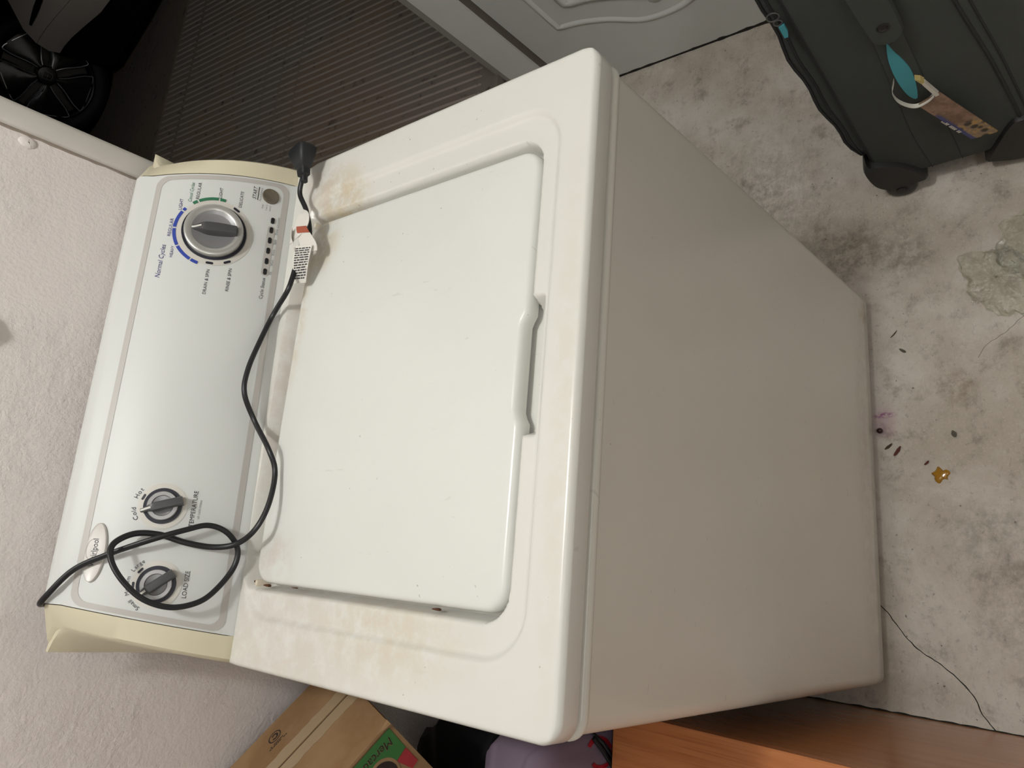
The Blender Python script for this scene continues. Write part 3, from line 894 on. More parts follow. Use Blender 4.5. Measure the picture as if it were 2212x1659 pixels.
ribbon([((0.2112, 0.4320, 0.9513), (0.2078, 0.4078, 0.9462)), ((0.2040, 0.4320, 0.9480), (0.2010, 0.4050, 0.9410)), ((0.1960, 0.4330, 0.9440), (0.1930, 0.4030, 0.9360)), ((0.1880, 0.4360, 0.9415), (0.1860, 0.4050, 0.9330))], 'tag_fold', 'paper_white')
ribbon([((0.2160, 0.4560, 0.9440), (0.2200, 0.4380, 0.9580)), ((0.2040, 0.4570, 0.9420), (0.2080, 0.4400, 0.9560)), ((0.1900, 0.4530, 0.9400), (0.1950, 0.4390, 0.9500)), ((0.1800, 0.4480, 0.9400), (0.1830, 0.4390, 0.9450))], 'tag_curl', 'paper_white')
SH = [((0.1960, 0.4400, 0.9470), (0.1920, 0.4070, 0.9400)), ((0.1810, 0.4445, 0.9450), (0.1780, 0.4130, 0.9380)), ((0.1660, 0.4510, 0.9390), (0.1640, 0.4230, 0.9330)), ((0.1520, 0.4600, 0.9300), (0.1490, 0.4350, 0.9260))]
ribbon(SH, 'tag_sheet', 'paper_white')
SA = catmull([r_[0] for r_ in SH], 30); SB_ = catmull([r_[1] for r_ in SH], 30)
mb = MB(); rng = random.Random(4)
for r_ in range(13):
    i0 = 6 + r_ * 6
    u0 = 0.08
    while u0 < 0.9:
        u1 = min(0.94, u0 + rng.uniform(0.10, 0.30))
        q = []
        for (i_, u_) in ((i0, u0), (i0, u1), (i0 + 3, u1), (i0 + 3, u0)):
            if i_ >= len(SA): i_ = len(SA) - 1
            q.append(SA[i_].lerp(SB_[i_], u_) + Vector((-0.0002, -0.0004, 0.0009)))
        mb.add(q, [(0, 1, 2, 3)])
        u0 = u1 + 0.05
o = mb.build('tag_small_print', 'print_dark', cord, smooth=False); o['kind'] = 'stuff'

# ================================================================== suitcase
simple('case_fabric', rgb(74, 77, 74), 0.85, spec=0.25, var=0.10, scale=25, bump=0.5, bscale=900)
simple('case_piping', rgb(38, 40, 40), 0.7, var=0.1)
simple('case_plastic', rgb(36, 36, 35), 0.5, var=0.15, scale=40, bump=0.1)
simple('wheel_rubber', rgb(44, 45, 43), 0.42, var=0.2)
simple('zip_metal', rgb(120, 120, 120), 0.35, 0.8)
simple('turquoise', rgb(76, 160, 172), 0.6, var=0.03)
SX = 0.55
suit = empty('suitcase', (0.78, -0.18, 0), 'dark grey-green fabric suitcase with corner wheels, standing before the open door', 'suitcase')
def yf(z):   # far edge of the side panel
    return -0.046 - 0.062 * max(0, z - 0.1)
def yn(z):   # near edge
    return -0.335 + 0.045 * z
Z0, Z1 = 0.055, 0.68
def case_loop(x, ins):
    zs = [Z0 + ins + (Z1 - Z0 - 2 * ins) * k / 16 for k in range(17)]
    far = [(x, yf(z) - ins, z) for z in zs]; near = [(x, yn(z) + ins, z) for z in reversed(zs)]
    return far + near
L = [case_loop(x, i) for x, i in ((SX, 0.016), (SX + 0.003, 0.007), (SX + 0.009, 0.002), (SX + 0.018, 0), (SX + 0.41, 0), (SX + 0.425, 0.004), (SX + 0.43, 0.016))]
under(MB().loops(L).build('body', 'case_fabric', sharp=50), suit)
def suit_tube(yz, r, name, mat, x=SX - 0.001):
    return under(MB().tube(catmull([(x, y, z) for y, z in yz], 6), r, 6).build(name, mat), suit)
suit_tube([(yf(z) - 0.008, z) for z in (0.66, 0.5, 0.35, 0.2, 0.09)], 0.0035, 'piping', 'case_piping', SX + 0.0045)
suit_tube([(-0.2475, 0.66), (-0.2557, 0.4614), (-0.2675, 0.3108), (-0.2745, 0.1532), (-0.276, 0.07)], 0.0028, 'piping', 'case_piping', SX)
suit_tube([(-0.262, 0.66), (-0.270, 0.4614), (-0.280, 0.3108), (-0.286, 0.1532), (-0.288, 0.07)], 0.0018, 'piping', 'case_piping', SX)
suit_tube([(-0.1395, 0.28), (-0.1328, 0.1744), (-0.1333, 0.065)], 0.0009, 'seam', 'case_piping', SX + 0.0002)
suit_tube([(-0.183, 0.26), (-0.1823, 0.1375), (-0.1797, 0.065)], 0.0009, 'seam', 'case_piping', SX + 0.0002)
# front pocket bulging beyond the far edge
L = []
for k in range(19):
    z = 0.155 + (0.665 - 0.155) * k / 18
    q = min(1, k / 1.5, (18 - k) / 1.5 + 0.2)
    bulge = (0.019 + 0.012 * math.sin(PI * k / 18) + 0.003 * math.sin(k * 1.3)) * (0.55 + 0.45 * q)
    y0 = yf(z) - 0.004
    L.append([(SX + 0.012, y0, z), (SX + 0.010, y0 + bulge * 0.5, z), (SX + 0.013, y0 + bulge * 0.9, z), (SX + 0.022, y0 + bulge, z), (SX + 0.38, y0 + bulge, z), (SX + 0.40, y0, z)])
pk = under(MB().loops(L).build('front_pocket', 'case_fabric', sharp=60), suit)
MB().tube([Vector(l[1]) + Vector((-0.001, 0.001, 0)) for l in L], 0.002, 6).build('pocket_zip', 'case_piping', pk)
MB().tube([Vector(l[2]) + Vector((-0.001, 0.001, 0)) for l in L], 0.0022, 6).build('pocket_piping', 'case_piping', pk)
# zip pull with rings
zy, zz = -0.066, 0.573
mb = MB()
for (dy, dz, r_) in ((0, 0, 0.008), (-0.001, -0.014, 0.0055)):
    mb.tube([(SX - 0.001, zy + dy + r_ * math.cos(a), zz + dz + r_ * math.sin(a)) for a in [2 * PI * j / 14 for j in range(15)]], 0.0011, 6)
zp_ = under(mb.build('zip_pull', 'zip_metal'), suit); zp_['kind'] = 'stuff'
del zp_['kind']
MB().loops([[(SX - 0.001 + d_, zy + y_, z_) for y_, z_ in ((0.001, 0.552), (-0.007, 0.553), (-0.006, 0.538), (-0.002, 0.527), (0.003, 0.528))] for d_ in (-0.002, 0.001)]).build('zip_tab', 'turquoise', zp_)
# side carry handle: padded grip ending in a rounded tongue with a snap, over a flat sleeve
def yz_plate(pts, x0, x1, name, mat, parent=None, edge=0.0, soft=False):
    if soft:
        pts = [(p.x, p.y) for p in catmull([(y, z, 0) for y, z in list(pts) + [pts[0]]], 4)[:-1]]
    a = [(x1, y, z) for y, z in pts]
    cy_ = sum(p[0] for p in pts) / len(pts); cz_ = sum(p[1] for p in pts) / len(pts)
    b = [(x0 + edge, y, z) for y, z in pts]
    c_ = [(x0, cy_ + (y - cy_) * 0.93, cz_ + (z - cz_) * 0.97) for y, z in pts]
    o = MB().loops([a, b, c_] if edge else [a, b]).build(name, mat, sharp=50)
    if parent is None: under(o, suit)
    else: o.parent = parent
    return o
yz_plate([(-0.1531, 0.4462), (-0.147, 0.3658), (-0.1402, 0.2800), (-0.150, 0.2740), (-0.170, 0.2745), (-0.1818, 0.2857), (-0.187, 0.3538), (-0.190, 0.4379), (-0.196, 0.56), (-0.150, 0.58)], SX - 0.0045, SX + 0.002, 'handle_sleeve', 'case_fabric', None, 0.0015)
grip = yz_plate([(-0.150, 0.62), (-0.1545, 0.5597), (-0.1552, 0.5088), (-0.1566, 0.4640), (-0.1610, 0.4530), (-0.1700, 0.4475), (-0.1800, 0.4465), (-0.1900, 0.4515), (-0.1970, 0.4610), (-0.198, 0.4900), (-0.1985, 0.5253), (-0.2, 0.62)], SX - 0.017, SX - 0.006, 'handle_grip', 'case_fabric', None, 0.004)
mb = MB().loops([[(SX - 0.0155 - h_, -0.1776 + r_ * math.cos(a), 0.4834 + r_ * math.sin(a)) for a in [2 * PI * j / 20 for j in range(20)]] for r_, h_ in ((0.0085, 0), (0.0085, 0.002), (0.006, 0.003), (0.0045, 0.0018))])
mb.build('snap', 'case_plastic', grip)
mb = MB().loops([[(SX + 0.001 - h_, -0.1585 + r_ * math.cos(a), 0.2690 + r_ * 0.6 * math.sin(a)) for a in [2 * PI * j / 18 for j in range(18)]] for r_, h_ in ((0.008, 0), (0.008, 0.003), (0.005, 0.004))])
under(mb.build('rivet', 'case_plastic'), suit)
yz_plate([(-0.1684, 0.4400), (-0.1707, 0.4152), (-0.1755, 0.39), (-0.1783, 0.3606), (-0.1753, 0.3243), (-0.1678, 0.2893), (-0.1597, 0.2997), (-0.1561, 0.3325), (-0.1566, 0.3712), (-0.1605, 0.4053)], SX - 0.0062, SX - 0.0040, 'leaf_patch', 'turquoise', None, 0.0, True)['label'] = 'turquoise pointed oval patch'
# corner guards
yz_plate([(-0.050, 0.168), (-0.0480, 0.140), (-0.0711, 0.1285), (-0.0957, 0.1085), (-0.1134, 0.0770), (-0.1210, 0.0450), (-0.095, 0.042), (-0.0739, 0.0400), (-0.050, 0.045), (-0.036, 0.0700), (-0.035, 0.12)], SX - 0.010, SX + 0.08, 'corner_guard', 'case_plastic', None, 0.006, True)
yz_plate([(-0.2085, 0.0400), (-0.2230, 0.0700), (-0.2587, 0.1331), (-0.2793, 0.1420), (-0.345, 0.145), (-0.345, 0.030), (-0.30, 0.02), (-0.25, 0.022)], SX - 0.008, SX + 0.08, 'corner_guard', 'case_plastic', None, 0.006, True)
def suit_wheel(y, x):
    L = [[(x + d_, y + r_ * math.cos(a), 0.0265 + r_ * math.sin(a)) for a in [2 * PI * j / 24 for j in range(24)]] for r_, d_ in ((0.016, -0.012), (0.023, -0.011), (0.0262, -0.006), (0.0265, 0), (0.0262, 0.006), (0.023, 0.011), (0.016, 0.012))]
    o = under(MB().loops(L).build('wheel', 'wheel_rubber', sharp=50), suit)
    MB().loops([[(x - 0.012 + d_, y + r_ * math.cos(a), 0.0265 + r_ * math.sin(a)) for a in [2 * PI * j / 16 for j in range(16)]] for r_, d_ in ((0.010, 0.002), (0.010, -0.003), (0.006, -0.004))]).build('axle_cap', 'case_plastic', o)
suit_wheel(-0.072, SX + 0.004); suit_wheel(-0.072, SX + 0.40); suit_wheel(-0.30, SX + 0.02); suit_wheel(-0.30, SX + 0.40)

# ---- luggage tag hanging from the suitcase handle
t = NT('card_print', 0.35, 0, 0.5)
vor = t.n('ShaderNodeTexVoronoi'); vor.inputs['Scale'].default_value = 70
t.l(t.coord(), vor.inputs['Vector'])
cc = t.mix(t.ramp(t.noise(60, 4), 0.35, 0.65), rgb(150, 118, 98), rgb(112, 84, 64))
sep = t.n('ShaderNodeSeparateXYZ'); t.l(t.coord(), sep.inputs[0])
low = t.ramp(sep.outputs['Z'], 0.222, 0.208)
vc = t.mix(t.ramp(vor.outputs['Distance'], 0.25, 0.5), rgb(52, 44, 36), t.mix(t.ramp(t.noise(90, 2), 0.45, 0.6), rgb(140, 118, 96), rgb(178, 140, 84)))
cc = t.mix(low, cc, vc)
band_ = t.math('SUBTRACT', sep.outputs['Y'], t.math('MULTIPLY', sep.outputs['Z'], 0.31))
cc = t.mix(t.math('MULTIPLY', t.ramp(band_, -0.2700, -0.2655), t.ramp(sep.outputs['Z'], 0.262, 0.250)), cc, rgb(62, 66, 118))
t.color(cc); M['card_print'] = t.m
simple('strap_white', rgb(214, 208, 196), 0.4, var=0.05)
lt = empty('luggage_tag', (0.53, -0.2, 0.16), 'printed luggage tag on a white strap hanging from the suitcase handle', 'luggage tag')
card = [(-0.2000, 0.3129), (-0.1720, 0.3010), (-0.1698, 0.2967), (-0.2100, 0.1650), (-0.2114, 0.1619), (-0.2440, 0.1600), (-0.2471, 0.1625), (-0.2025, 0.3110)]
under(MB().loops([[(0.5245 - 0.05 * (0.31 - z) * 0.25, y, z) for y, z in card], [(0.5257 - 0.05 * (0.31 - z) * 0.25, y, z) for y, z in card]]).build('card', 'card_print', smooth=False), lt)
mb = MB()
for s_, z_ in ((0.0, 0.0), ):
    for i_, ln in enumerate((0.055, 0.040)):
        for k in range(int(ln / 0.004)):
            if (k * 7 + i_) % 5 == 0: continue
            q = Vector((0.5226, -0.1845 - i_ * 0.006 - 0.3 * k * 0.004, 0.242 - k * 0.004 - 0.012 * i_))
            mb.add([q, q + Vector((0, -0.0009, -0.003)), q + Vector((0, -0.0031, -0.0022)), q + Vector((0, -0.0022, 0.0008))], [(0, 1, 2, 3)])
o = under(mb.build('small_print', 'strap_white', smooth=False), lt); o['kind'] = 'stuff'
sp = catmull([(0.529, -0.158, 0.372), (0.528, -0.1541, 0.3626), (0.526, -0.149, 0.3494), (0.5245, -0.1499, 0.3285), (0.524, -0.1583, 0.3083), (0.524, -0.1693, 0.2985), (0.5242, -0.1849, 0.3027), (0.5245, -0.1945, 0.3105)], 8)
L = []
for p in sp:
    L.append([p + Vector(q) for q in ((-0.0035, 0, -0.0008), (0.0035, 0, -0.0008), (0.0035, 0, 0.0008), (-0.0035, 0, 0.0008))])
under(MB().loops(L).build('strap', 'strap_white'), lt)
clip = [(-0.1884, 0.3478), (-0.1925, 0.3500), (-0.2010, 0.3100), (-0.1960, 0.3085)]
under(MB().loops([[(0.5215, y, z) for y, z in clip], [(0.5285, y, z) for y, z in clip]]).build('buckle', 'strap_white', smooth=False), lt)
clip = [(-0.1830, 0.3640), (-0.1890, 0.3580), (-0.1920, 0.3500), (-0.1880, 0.3480)]
under(MB().loops([[(0.5225, y, z) for y, z in clip], [(0.5315, y, z) for y, z in clip]]).build('strap_end', simple('tape_yellow', rgb(190, 170, 110), 0.6), smooth=False), lt)

# ================================================================== wooden cabinet beside the machine
t = NT('wood_orange', 0.30, 0, 0.5)
a = t.noise(9, 6, 0.6, (7, 0.35, 7), 0.6); b = t.noise(60, 3, 0.5, (6, 0.12, 6))
c = t.mix(t.ramp(a, 0.3, 0.7), rgb(200, 130, 82), rgb(176, 106, 62))
c = t.mix(t.math('MULTIPLY', t.ramp(b, 0.52, 0.7), 0.4), c, rgb(150, 84, 44))
t.color(c); M['wood_orange'] = t.m
t = NT('wood_brown', 0.22, 0, 0.5)
a = t.noise(9, 6, 0.6, (7, 0.35, 7), 0.6)
c = t.mix(t.ramp(a, 0.3, 0.7), rgb(188, 124, 76), rgb(176, 114, 68))
t.color(c); t.bump(t.noise(6, 2), 0.05, 0.004); M['wood_brown'] = t.m
cab = empty('wooden_cabinet', (-0.68, -0.2, 0), 'low orange-brown wooden cabinet with glossy side beside the washing machine', 'cabinet')
CX1, CX0, CY0, CY1, CZ = -0.384, -1.0, -0.62, 0.205, 0.492
def cbox(a, b, name, mat, bev=0.002):
    x0, y0, z0 = a; x1, y1, z1 = b
    L = [[(x, y, z) for x, y in rrect(x0 + i_, x1 - i_, y0 + i_, y1 - i_, 0.003, 3)] for z, i_ in ((z0, bev), (z0 + bev, 0), (z1 - bev, 0), (z1, bev))]
    return under(MB().loops(L).build(name, mat, sharp=40), cab)
cbox((CX0, CY0, CZ - 0.022), (CX1 + 0.002, CY1 + 0.002, CZ), 'top', 'wood_orange')
cbox((CX1 - 0.018, CY0 + 0.001, 0.0), (CX1, CY1, CZ - 0.022), 'side_panel', 'wood_brown')
cbox((CX0, CY0 + 0.001, 0.0), (CX0 + 0.018, CY1, CZ - 0.022), 'side_panel', 'wood_brown')
cbox((CX0 + 0.018, CY1 - 0.012, 0.03), (CX1 - 0.018, CY1 - 0.002, CZ - 0.022), 'back_panel', 'wood_brown')
cbox((CX0 + 0.018, CY0 + 0.02, 0.06), (CX1 - 0.018, CY1 - 0.012, 0.078), 'bottom_shelf', 'wood_brown')
d_ = cbox((CX0 + 0.02, CY0, 0.08), (CX1 - 0.02, CY0 + 0.018, CZ - 0.026), 'door', 'wood_orange')
MB().tube([(-0.69, CY0 - 0.001, 0.36), (-0.69, CY0 - 0.02, 0.355), (-0.69, CY0 - 0.02, 0.265), (-0.69, CY0 - 0.001, 0.26)], 0.004, 8).build('handle', 'silver', d_)
# grime line along the foot of the cabinet
L = []
for i in range(84):
    y = CY1 - i * 0.0098
    k = 0.0005 + 0.0035 * abs(noise.noise(Vector((y * 30, 0, 0))))
    L.append([(CX1 - 0.002, y, 0.0003), (CX1 + 0.0008 + k, y, 0.0003), (CX1 + 0.0005, y, 0.001 + k), (CX1 - 0.002, y, 0.002)])
under(MB().loops(L).build('foot_grime', 'dirt_black'), cab)

# ================================================================== things stacked between cabinet and wall
simple('plastic_black', rgb(20, 20, 23), 0.45, spec=0.3, var=0.15, scale=10)
simple('plastic_lilac', rgb(122, 107, 124), 0.38, spec=0.45, var=0.14, scale=16)
simple('print_red', rgb(150, 24, 40), 0.4, var=0.05)
def sack(c, hx, hy, z1, seed, crease, ex=0.5, nz=26, na=56):
    """standing soft bag with creases; returns loops"""
    L = []
    for k in range(nz + 1):
        q = k / nz
        z = z1 * q
        pr = (0.86 + 0.14 * smooth01(0, 0.2, q)) * (1 - 0.10 * smooth01(0.55, 1, q)) if q < 0.999 else 0.6
        if k >= nz - 1: pr *= 0.92 if k == nz - 1 else 0.5
        row = []
        for j in range(na):
            a = 2 * PI * j / na
            ca, sa = math.cos(a), math.sin(a)
            x = math.copysign(abs(ca) ** ex, ca); y = math.copysign(abs(sa) ** ex, sa)
            p = Vector((x * 3, y * 3, q * 4 + seed))
            d = crease * (abs(noise.noise(p * 1.1)) * 1.6 - 0.5 + 0.6 * noise.noise(p * 2.7))
            row.append((c[0] + x * (hx * pr + d), c[1] + y * (hy * pr + d), max(0.001, z + (0.4 * crease * noise.noise(p * 1.5) if 0 < k else 0))))
        L.append(row)
    return L
bb = empty('black_bag', (-0.66, 0.47, 0), 'black rubbish bag standing between the cardboard box and lilac plastic bag', 'bag')
under(MB().loops(sack((-0.655, 0.490), 0.235, 0.145, 0.515, 3.0, 0.02)).build('sack', 'plastic_black', sharp=80), bb)
pb = empty('plastic_bag', (-0.58, 0.265, 0), 'lilac plastic carrier bag with a red ring print behind the wooden cabinet', 'bag')
under(MB().loops(sack((-0.57, 0.268), 0.172, 0.056, 0.655, 11.0, 0.005, 0.38)).build('sack', 'plastic_lilac', sharp=80), pb)

# cardboard box leaning on the bag and the wall
t = NT('cardboard', 0.85, 0, 0.2)
a = t.noise(12, 5, 0.6); b = t.noise(140, 2, 0.5, (1, 1, 1))
c = t.mix(t.ramp(a, 0.35, 0.65), rgb(152, 122, 90), rgb(136, 106, 74))
t.color(c); t.bump(b, 0.15, 0.001); M['cardboard'] = t.m
simple('box_tape', rgb(166, 144, 114), 0.45, var=0.1, scale=50)
simple('box_green', rgb(52, 110, 52), 0.6, var=0.08)
simple('box_red', rgb(160, 42, 48), 0.6, var=0.08)
simple('box_ink', rgb(44, 30, 24), 0.7)
simple('box_seam', rgb(58, 40, 30), 0.9)
BK = Vector((-0.412, 0.392, 0.731)); Ba = Vector((-0.7617, 0.2672, 0.5903)); Bb = Vector((0.191, 0.963, -0.190)); Bc = Vector((-0.619, -0.032, -0.785))
Bb = (Bb - Ba * Bb.dot(Ba)).normalized(); Bc = Ba.cross(Bb).normalized()
if Bc.z > 0: Bc = -Bc
LA, LB, LC = 0.34, 0.222, 0.20
def bp(a, b, c_):
    return BK + Ba * a + Bb * b + Bc * c_
box = empty('cardboard_box', tuple(bp(LA / 2, LB / 2, LC)), 'taped brown cardboard box with green and red printing, tilted against the wall', 'box')
def bslab(a0, a1, b0, b1, c0, c1, name, mat, parent=None):
    mb = MB().loops([[bp(a, b, c_) for a, b in ((a0, b0), (a1, b0), (a1, b1), (a0, b1))] for c_ in (c0, c1)])
    o = mb.build(name, mat, smooth=False)
    if parent: o.parent = parent
    else: under(o, box)
    return o
bslab(0, LA, 0.002, LB, 0.003, LC, 'carton', 'cardboard')
# two top flaps meeting at a dark seam
SB = 0.122
bslab(0.001, LA, 0.0, SB - 0.0012, -0.0005, 0.003, 'flap', 'cardboard')
bslab(0.003, LA, SB + 0.0012, LB, -0.0005, 0.003, 'flap', 'cardboard')
bslab(0.002, LA - 0.002, SB - 0.003, SB + 0.003, 0.0, 0.0028, 'seam', 'box_seam')
for s_ in (-1, 1):
    rng = random.Random(12 + s_); L = []
    for i in range(40):
        a_ = 0.002 + i * 0.0085
        w_ = 0.024 + 0.003 * rng.random()
        b0, b1 = SB + s_ * 0.0022, SB + s_ * w_
        L.append([bp(a_, b0, -0.0006), bp(a_, b1, -0.0006), bp(a_, b1, -0.0012), bp(a_, b0, -0.0012)])
    under(MB().loops(L).build('tape', 'box_tape', smooth=False), box)
# crushed corner edge: small folded lip
L = []
for i in range(46):
    a_ = i * 0.0075
    k = 0.0016 + 0.0012 * noise.noise(Vector((a_ * 60, 1, 0))) + 0.004 * math.exp(-(a_ / 0.008) ** 2)
    L.append([bp(a_, 0.002 + k * math.cos(q), 0.001 + k * math.sin(q)) for q in [2 * PI * j / 8 for j in range(8)]])
under(MB().loops(L).build('crushed_edge', 'cardboard'), box)
# printing on the flap: ring mark
mb = MB()
def fp(a, b):
    return bp(a, b, -0.0008)
ca_, cb_ = 0.124, 0.190
def bring(r0, r1, a0=0, a1=360):
    n = 36
    o_ = [fp(ca_ + r1 * math.cos(math.radians(a0 + (a1 - a0) * k / n)), cb_ + r1 * math.sin(math.radians(a0 + (a1 - a0) * k / n))) for k in range(n + 1)]
    i_ = [fp(ca_ + r0 * math.cos(math.radians(a0 + (a1 - a0) * k / n)), cb_ + r0 * math.sin(math.radians(a0 + (a1 - a0) * k / n))) for k in range(n + 1)]
    mb.add(o_ + i_, [(k, k + 1, n + 2 + k, n + 1 + k) for k in range(n)])
bring(0.0088, 0.0108, 20, 380); bring(0.0030, 0.0062, 40, 330)
for k, (w_, b_) in enumerate(((0.026, 0.0160), (0.032, 0.0195))):
    for j in range(9):
        if (j * 3 + k) % 7 == 0: continue
        a_ = ca_ - w_ / 2 + w_ * j / 9
        mb.add([fp(a_, cb_ - b_), fp(a_ + w_ / 11, cb_ - b_), fp(a_ + w_ / 11, cb_ - b_ + 0.0022), fp(a_, cb_ - b_ + 0.0022)], [(0, 1, 2, 3)])
o = under(mb.build('printed_mark', 'box_ink', smooth=False), box); o['kind'] = 'stuff'
# printing on the front face (b = 0): green field, red field, black disc and word
def gp(a, c_, h=0.0):
    return bp(a, 0.0014 - h, c_)
def gpoly(pts, mat, name, h):
    return under(obj(name, [gp(a, c_, h) for a, c_ in pts], [tuple(range(len(pts)))], mat, smooth=False), box)
gpoly([(0.005, 0.006), (0.30, 0.006), (0.30, 0.060), (0.06, 0.060), (0.027, 0.0498), (0.0064, 0.046)], 'box_green', 'green_print', 0.0004)
gpoly([(0.0066, 0.0475), (0.026, 0.0512), (0.0184, 0.078), (0.0066, 0.076)], 'box_red', 'red_print', 0.0004)
n = 40
gpoly([(0.046 + 0.0205 * math.cos(2 * PI * k / n), 0.0500 + 0.0225 * math.sin(2 * PI * k / n)) for k in range(n)], 'cardboard', 'disc_border', 0.0007)
gpoly([(0.047 + 0.0175 * math.cos(2 * PI * k / n), 0.0515 + 0.0195 * math.sin(2 * PI * k / n)) for k in range(n) if 100 < 360 * k / n < 330], 'box_ink', 'disc_print', 0.0010)
v, f, wd = text_mesh('Mercado', 0.25)
for nm_, mt_, off, h_ in (('word_outline', 'cardboard', 0.0005, 0.0006), ('word', 'box_ink', 0, 0.0009)):
    # the word hangs head-down on this tilted side
    under(MB().add([gp(0.0125 + off + p.x * 0.0158, 0.0150 + off + p.y * 0.0175, h_) for p in v], f).build(nm_, mt_, smooth=False), box)
# ================================================================== things lying on the floor
simple('bit_brown', rgb(84, 66, 50), 0.8, var=0.3, scale=200)
simple('bit_red', rgb(92, 40, 34), 0.7, var=0.3, scale=200)
simple('bit_grey', rgb(96, 90, 80), 0.85, var=0.3, scale=200)
simple('seed_dark', rgb(52, 22, 28), 0.3)
t = NT('syrup', 0.12, 0, 0.6); t.b.inputs['Transmission Weight'].default_value = 0.35; t.color(t.mix(t.noise(90, 2), rgb(206, 150, 34), rgb(178, 122, 22))); M['syrup'] = t.m
def flake(x, y, L_, W_, ang, mat, name, label, cat, seed, curl=0.002, group=None):
    v = []; rows = []
    ca, sa = math.cos(ang), math.sin(ang)
    for i in range(6):
        q = i / 5; wd = W_ * math.sin(PI * (0.12 + 0.80 * q)) * (1 + 0.3 * noise.noise(Vector((q * 4, seed, 0))))
        lx = (q - 0.5) * L_; z = 0.0006 + curl * (2 * q - 1) ** 2
        rows.append([(x + lx * ca - s_ * wd * sa, y + lx * sa + s_ * wd * ca, z + (0.0005 if up_ else 0) + 0.0006 * abs(s_)) for s_, up_ in ((-0.5, 0), (0.5, 0), (0.5, 1), (-0.5, 1))])
    return tag(MB().loops(rows).build(name, mat), label, cat, group)
flake(0.051, -0.032, 0.020, 0.006, -0.6, 'bit_red', 'leaf_fragment', 'dark red dry leaf fragment on the floor near the machine front', 'leaf', 1)
flake(0.060, -0.018, 0.016, 0.005, -0.9, 'bit_brown', 'leaf_fragment', 'brown dry leaf fragment against the front of the machine', 'leaf', 2)
flake(0.028, -0.077, 0.010, 0.004, -0.8, 'bit_red', 'leaf_fragment', 'tiny reddish leaf fragment beside the yellow blob', 'leaf', 3)
flake(0.269, -0.037, 0.017, 0.0022, -0.75, 'bit_brown', 'twig_piece', 'thin dark twig on the floor below the machine corner', 'twig', 4)
flake(0.235, -0.050, 0.013, 0.0055, 0.9, 'bit_grey', 'paint_chip', 'small grey chip on the floor beside the twig', 'chip', 5)
flake(0.076, -0.121, 0.012, 0.008, 0.3, 'bit_grey', 'paint_chip', 'greenish grey chip on open floor above the yellow blob', 'chip', 6)
L = []
for k in range(7):
    a = PI * k / 6 - PI / 2
    L.append([(0.089 + 0.0052 * math.cos(a) * math.cos(q) + 1e-5, -0.0055 + 0.0052 * math.cos(a) * math.sin(q), 0.0052 + 0.0052 * math.sin(a)) for q in [2 * PI * j / 14 for j in range(14)]])
tag(MB().loops(L).build('seed', 'seed_dark'), 'round dark seed touching the bottom of the machine front', 'seed')
L = []
for s_, h_ in ((1, 0.0003), (0.98, 0.0016), (0.85, 0.0032), (0.5, 0.0040)):
    L.append([(0.007 + 0.0115 * s_ * math.cos(q) * (1 + 0.25 * math.sin(5 * q) + 0.12 * math.sin(3 * q)), -0.097 + 0.0125 * s_ * math.sin(q) * (1 + 0.2 * math.cos(5 * q)), h_) for q in [2 * PI * j / 30 for j in range(30)]])
tag(MB().loops(L).build('yellow_blob', 'syrup'), 'sticky amber yellow blob on the concrete floor', 'spill')
# cracks in the concrete: thin dark open joints, parts of the floor
def crack(pts, wd, name):
    P_ = catmull([(x, y, 0) for x, y in pts], 10); L_ = []
    for i, p in enumerate(P_):
        tdir = (P_[min(i + 1, len(P_) - 1)] - P_[max(i - 1, 0)]).normalized(); s_ = Vector((-tdir.y, tdir.x, 0))
        k = wd * (0.6 + 0.7 * abs(noise.noise(p * 60)))
        j_ = s_ * 0.0016 * noise.noise(p * 90 + Vector((5, 0, 0)))
        L_.append([p + j_ - s_ * k + Vector((0, 0, -0.0003)), p + j_ - s_ * k * 0.8 + Vector((0, 0, 0.0004)), p + j_ + s_ * k * 0.8 + Vector((0, 0, 0.0004)), p + j_ + s_ * k + Vector((0, 0, -0.0003))])
    o = MB().loops(L_).build(name, 'dirt_black' if wd > 0.001 else 'joint_brown'); o.parent = floor
crack([(-0.2, 0.03), (-0.222, 0.002), (-0.275, -0.040), (-0.301, -0.082), (-0.336, -0.118), (-0.364, -0.131), (-0.3835, -0.146)], 0.0011, 'crack')
crack([(0.30, -0.28), (0.267, -0.234), (0.242, -0.205), (0.226, -0.178), (0.205, -0.165)], 0.0006, 'crack')
# crumpled clear plastic bag
t = NT('clear_film', 0.25, 0, 0.5)
t.b.inputs['Base Color'].default_value = rgb(242, 238, 224)
tr_ = t.n('ShaderNodeBsdfTransparent'); tr_.inputs[0].default_value = (0.985, 0.985, 0.955, 1)
gl_ = t.n('ShaderNodeBsdfGlossy'); gl_.inputs['Roughness'].default_value = 0.16
bp_ = t.n('ShaderNodeBump'); bp_.inputs['Strength'].default_value = 1.0; bp_.inputs['Distance'].default_value = 0.006
t.l(t.noise(60, 4, 0.6, dist=1.4), bp_.inputs['Height'])
t.l(bp_.outputs[0], gl_.inputs['Normal'])
m1_ = t.n('ShaderNodeMixShader'); m2_ = t.n('ShaderNodeMixShader')
t.l(t.ramp(t.noise(34, 4, 0.6), 0.35, 0.7, 0.05, 0.17), m1_.inputs[0]); t.l(tr_.outputs[0], m1_.inputs[1]); t.l(t.b.outputs[0], m1_.inputs[2])
m2_.inputs[0].default_value = 0.11; t.l(m1_.outputs[0], m2_.inputs[1]); t.l(gl_.outputs[0], m2_.inputs[2])
t.l(m2_.outputs[0], t.t.nodes['Material Output'].inputs['Surface'])
M['clear_film'] = t.m
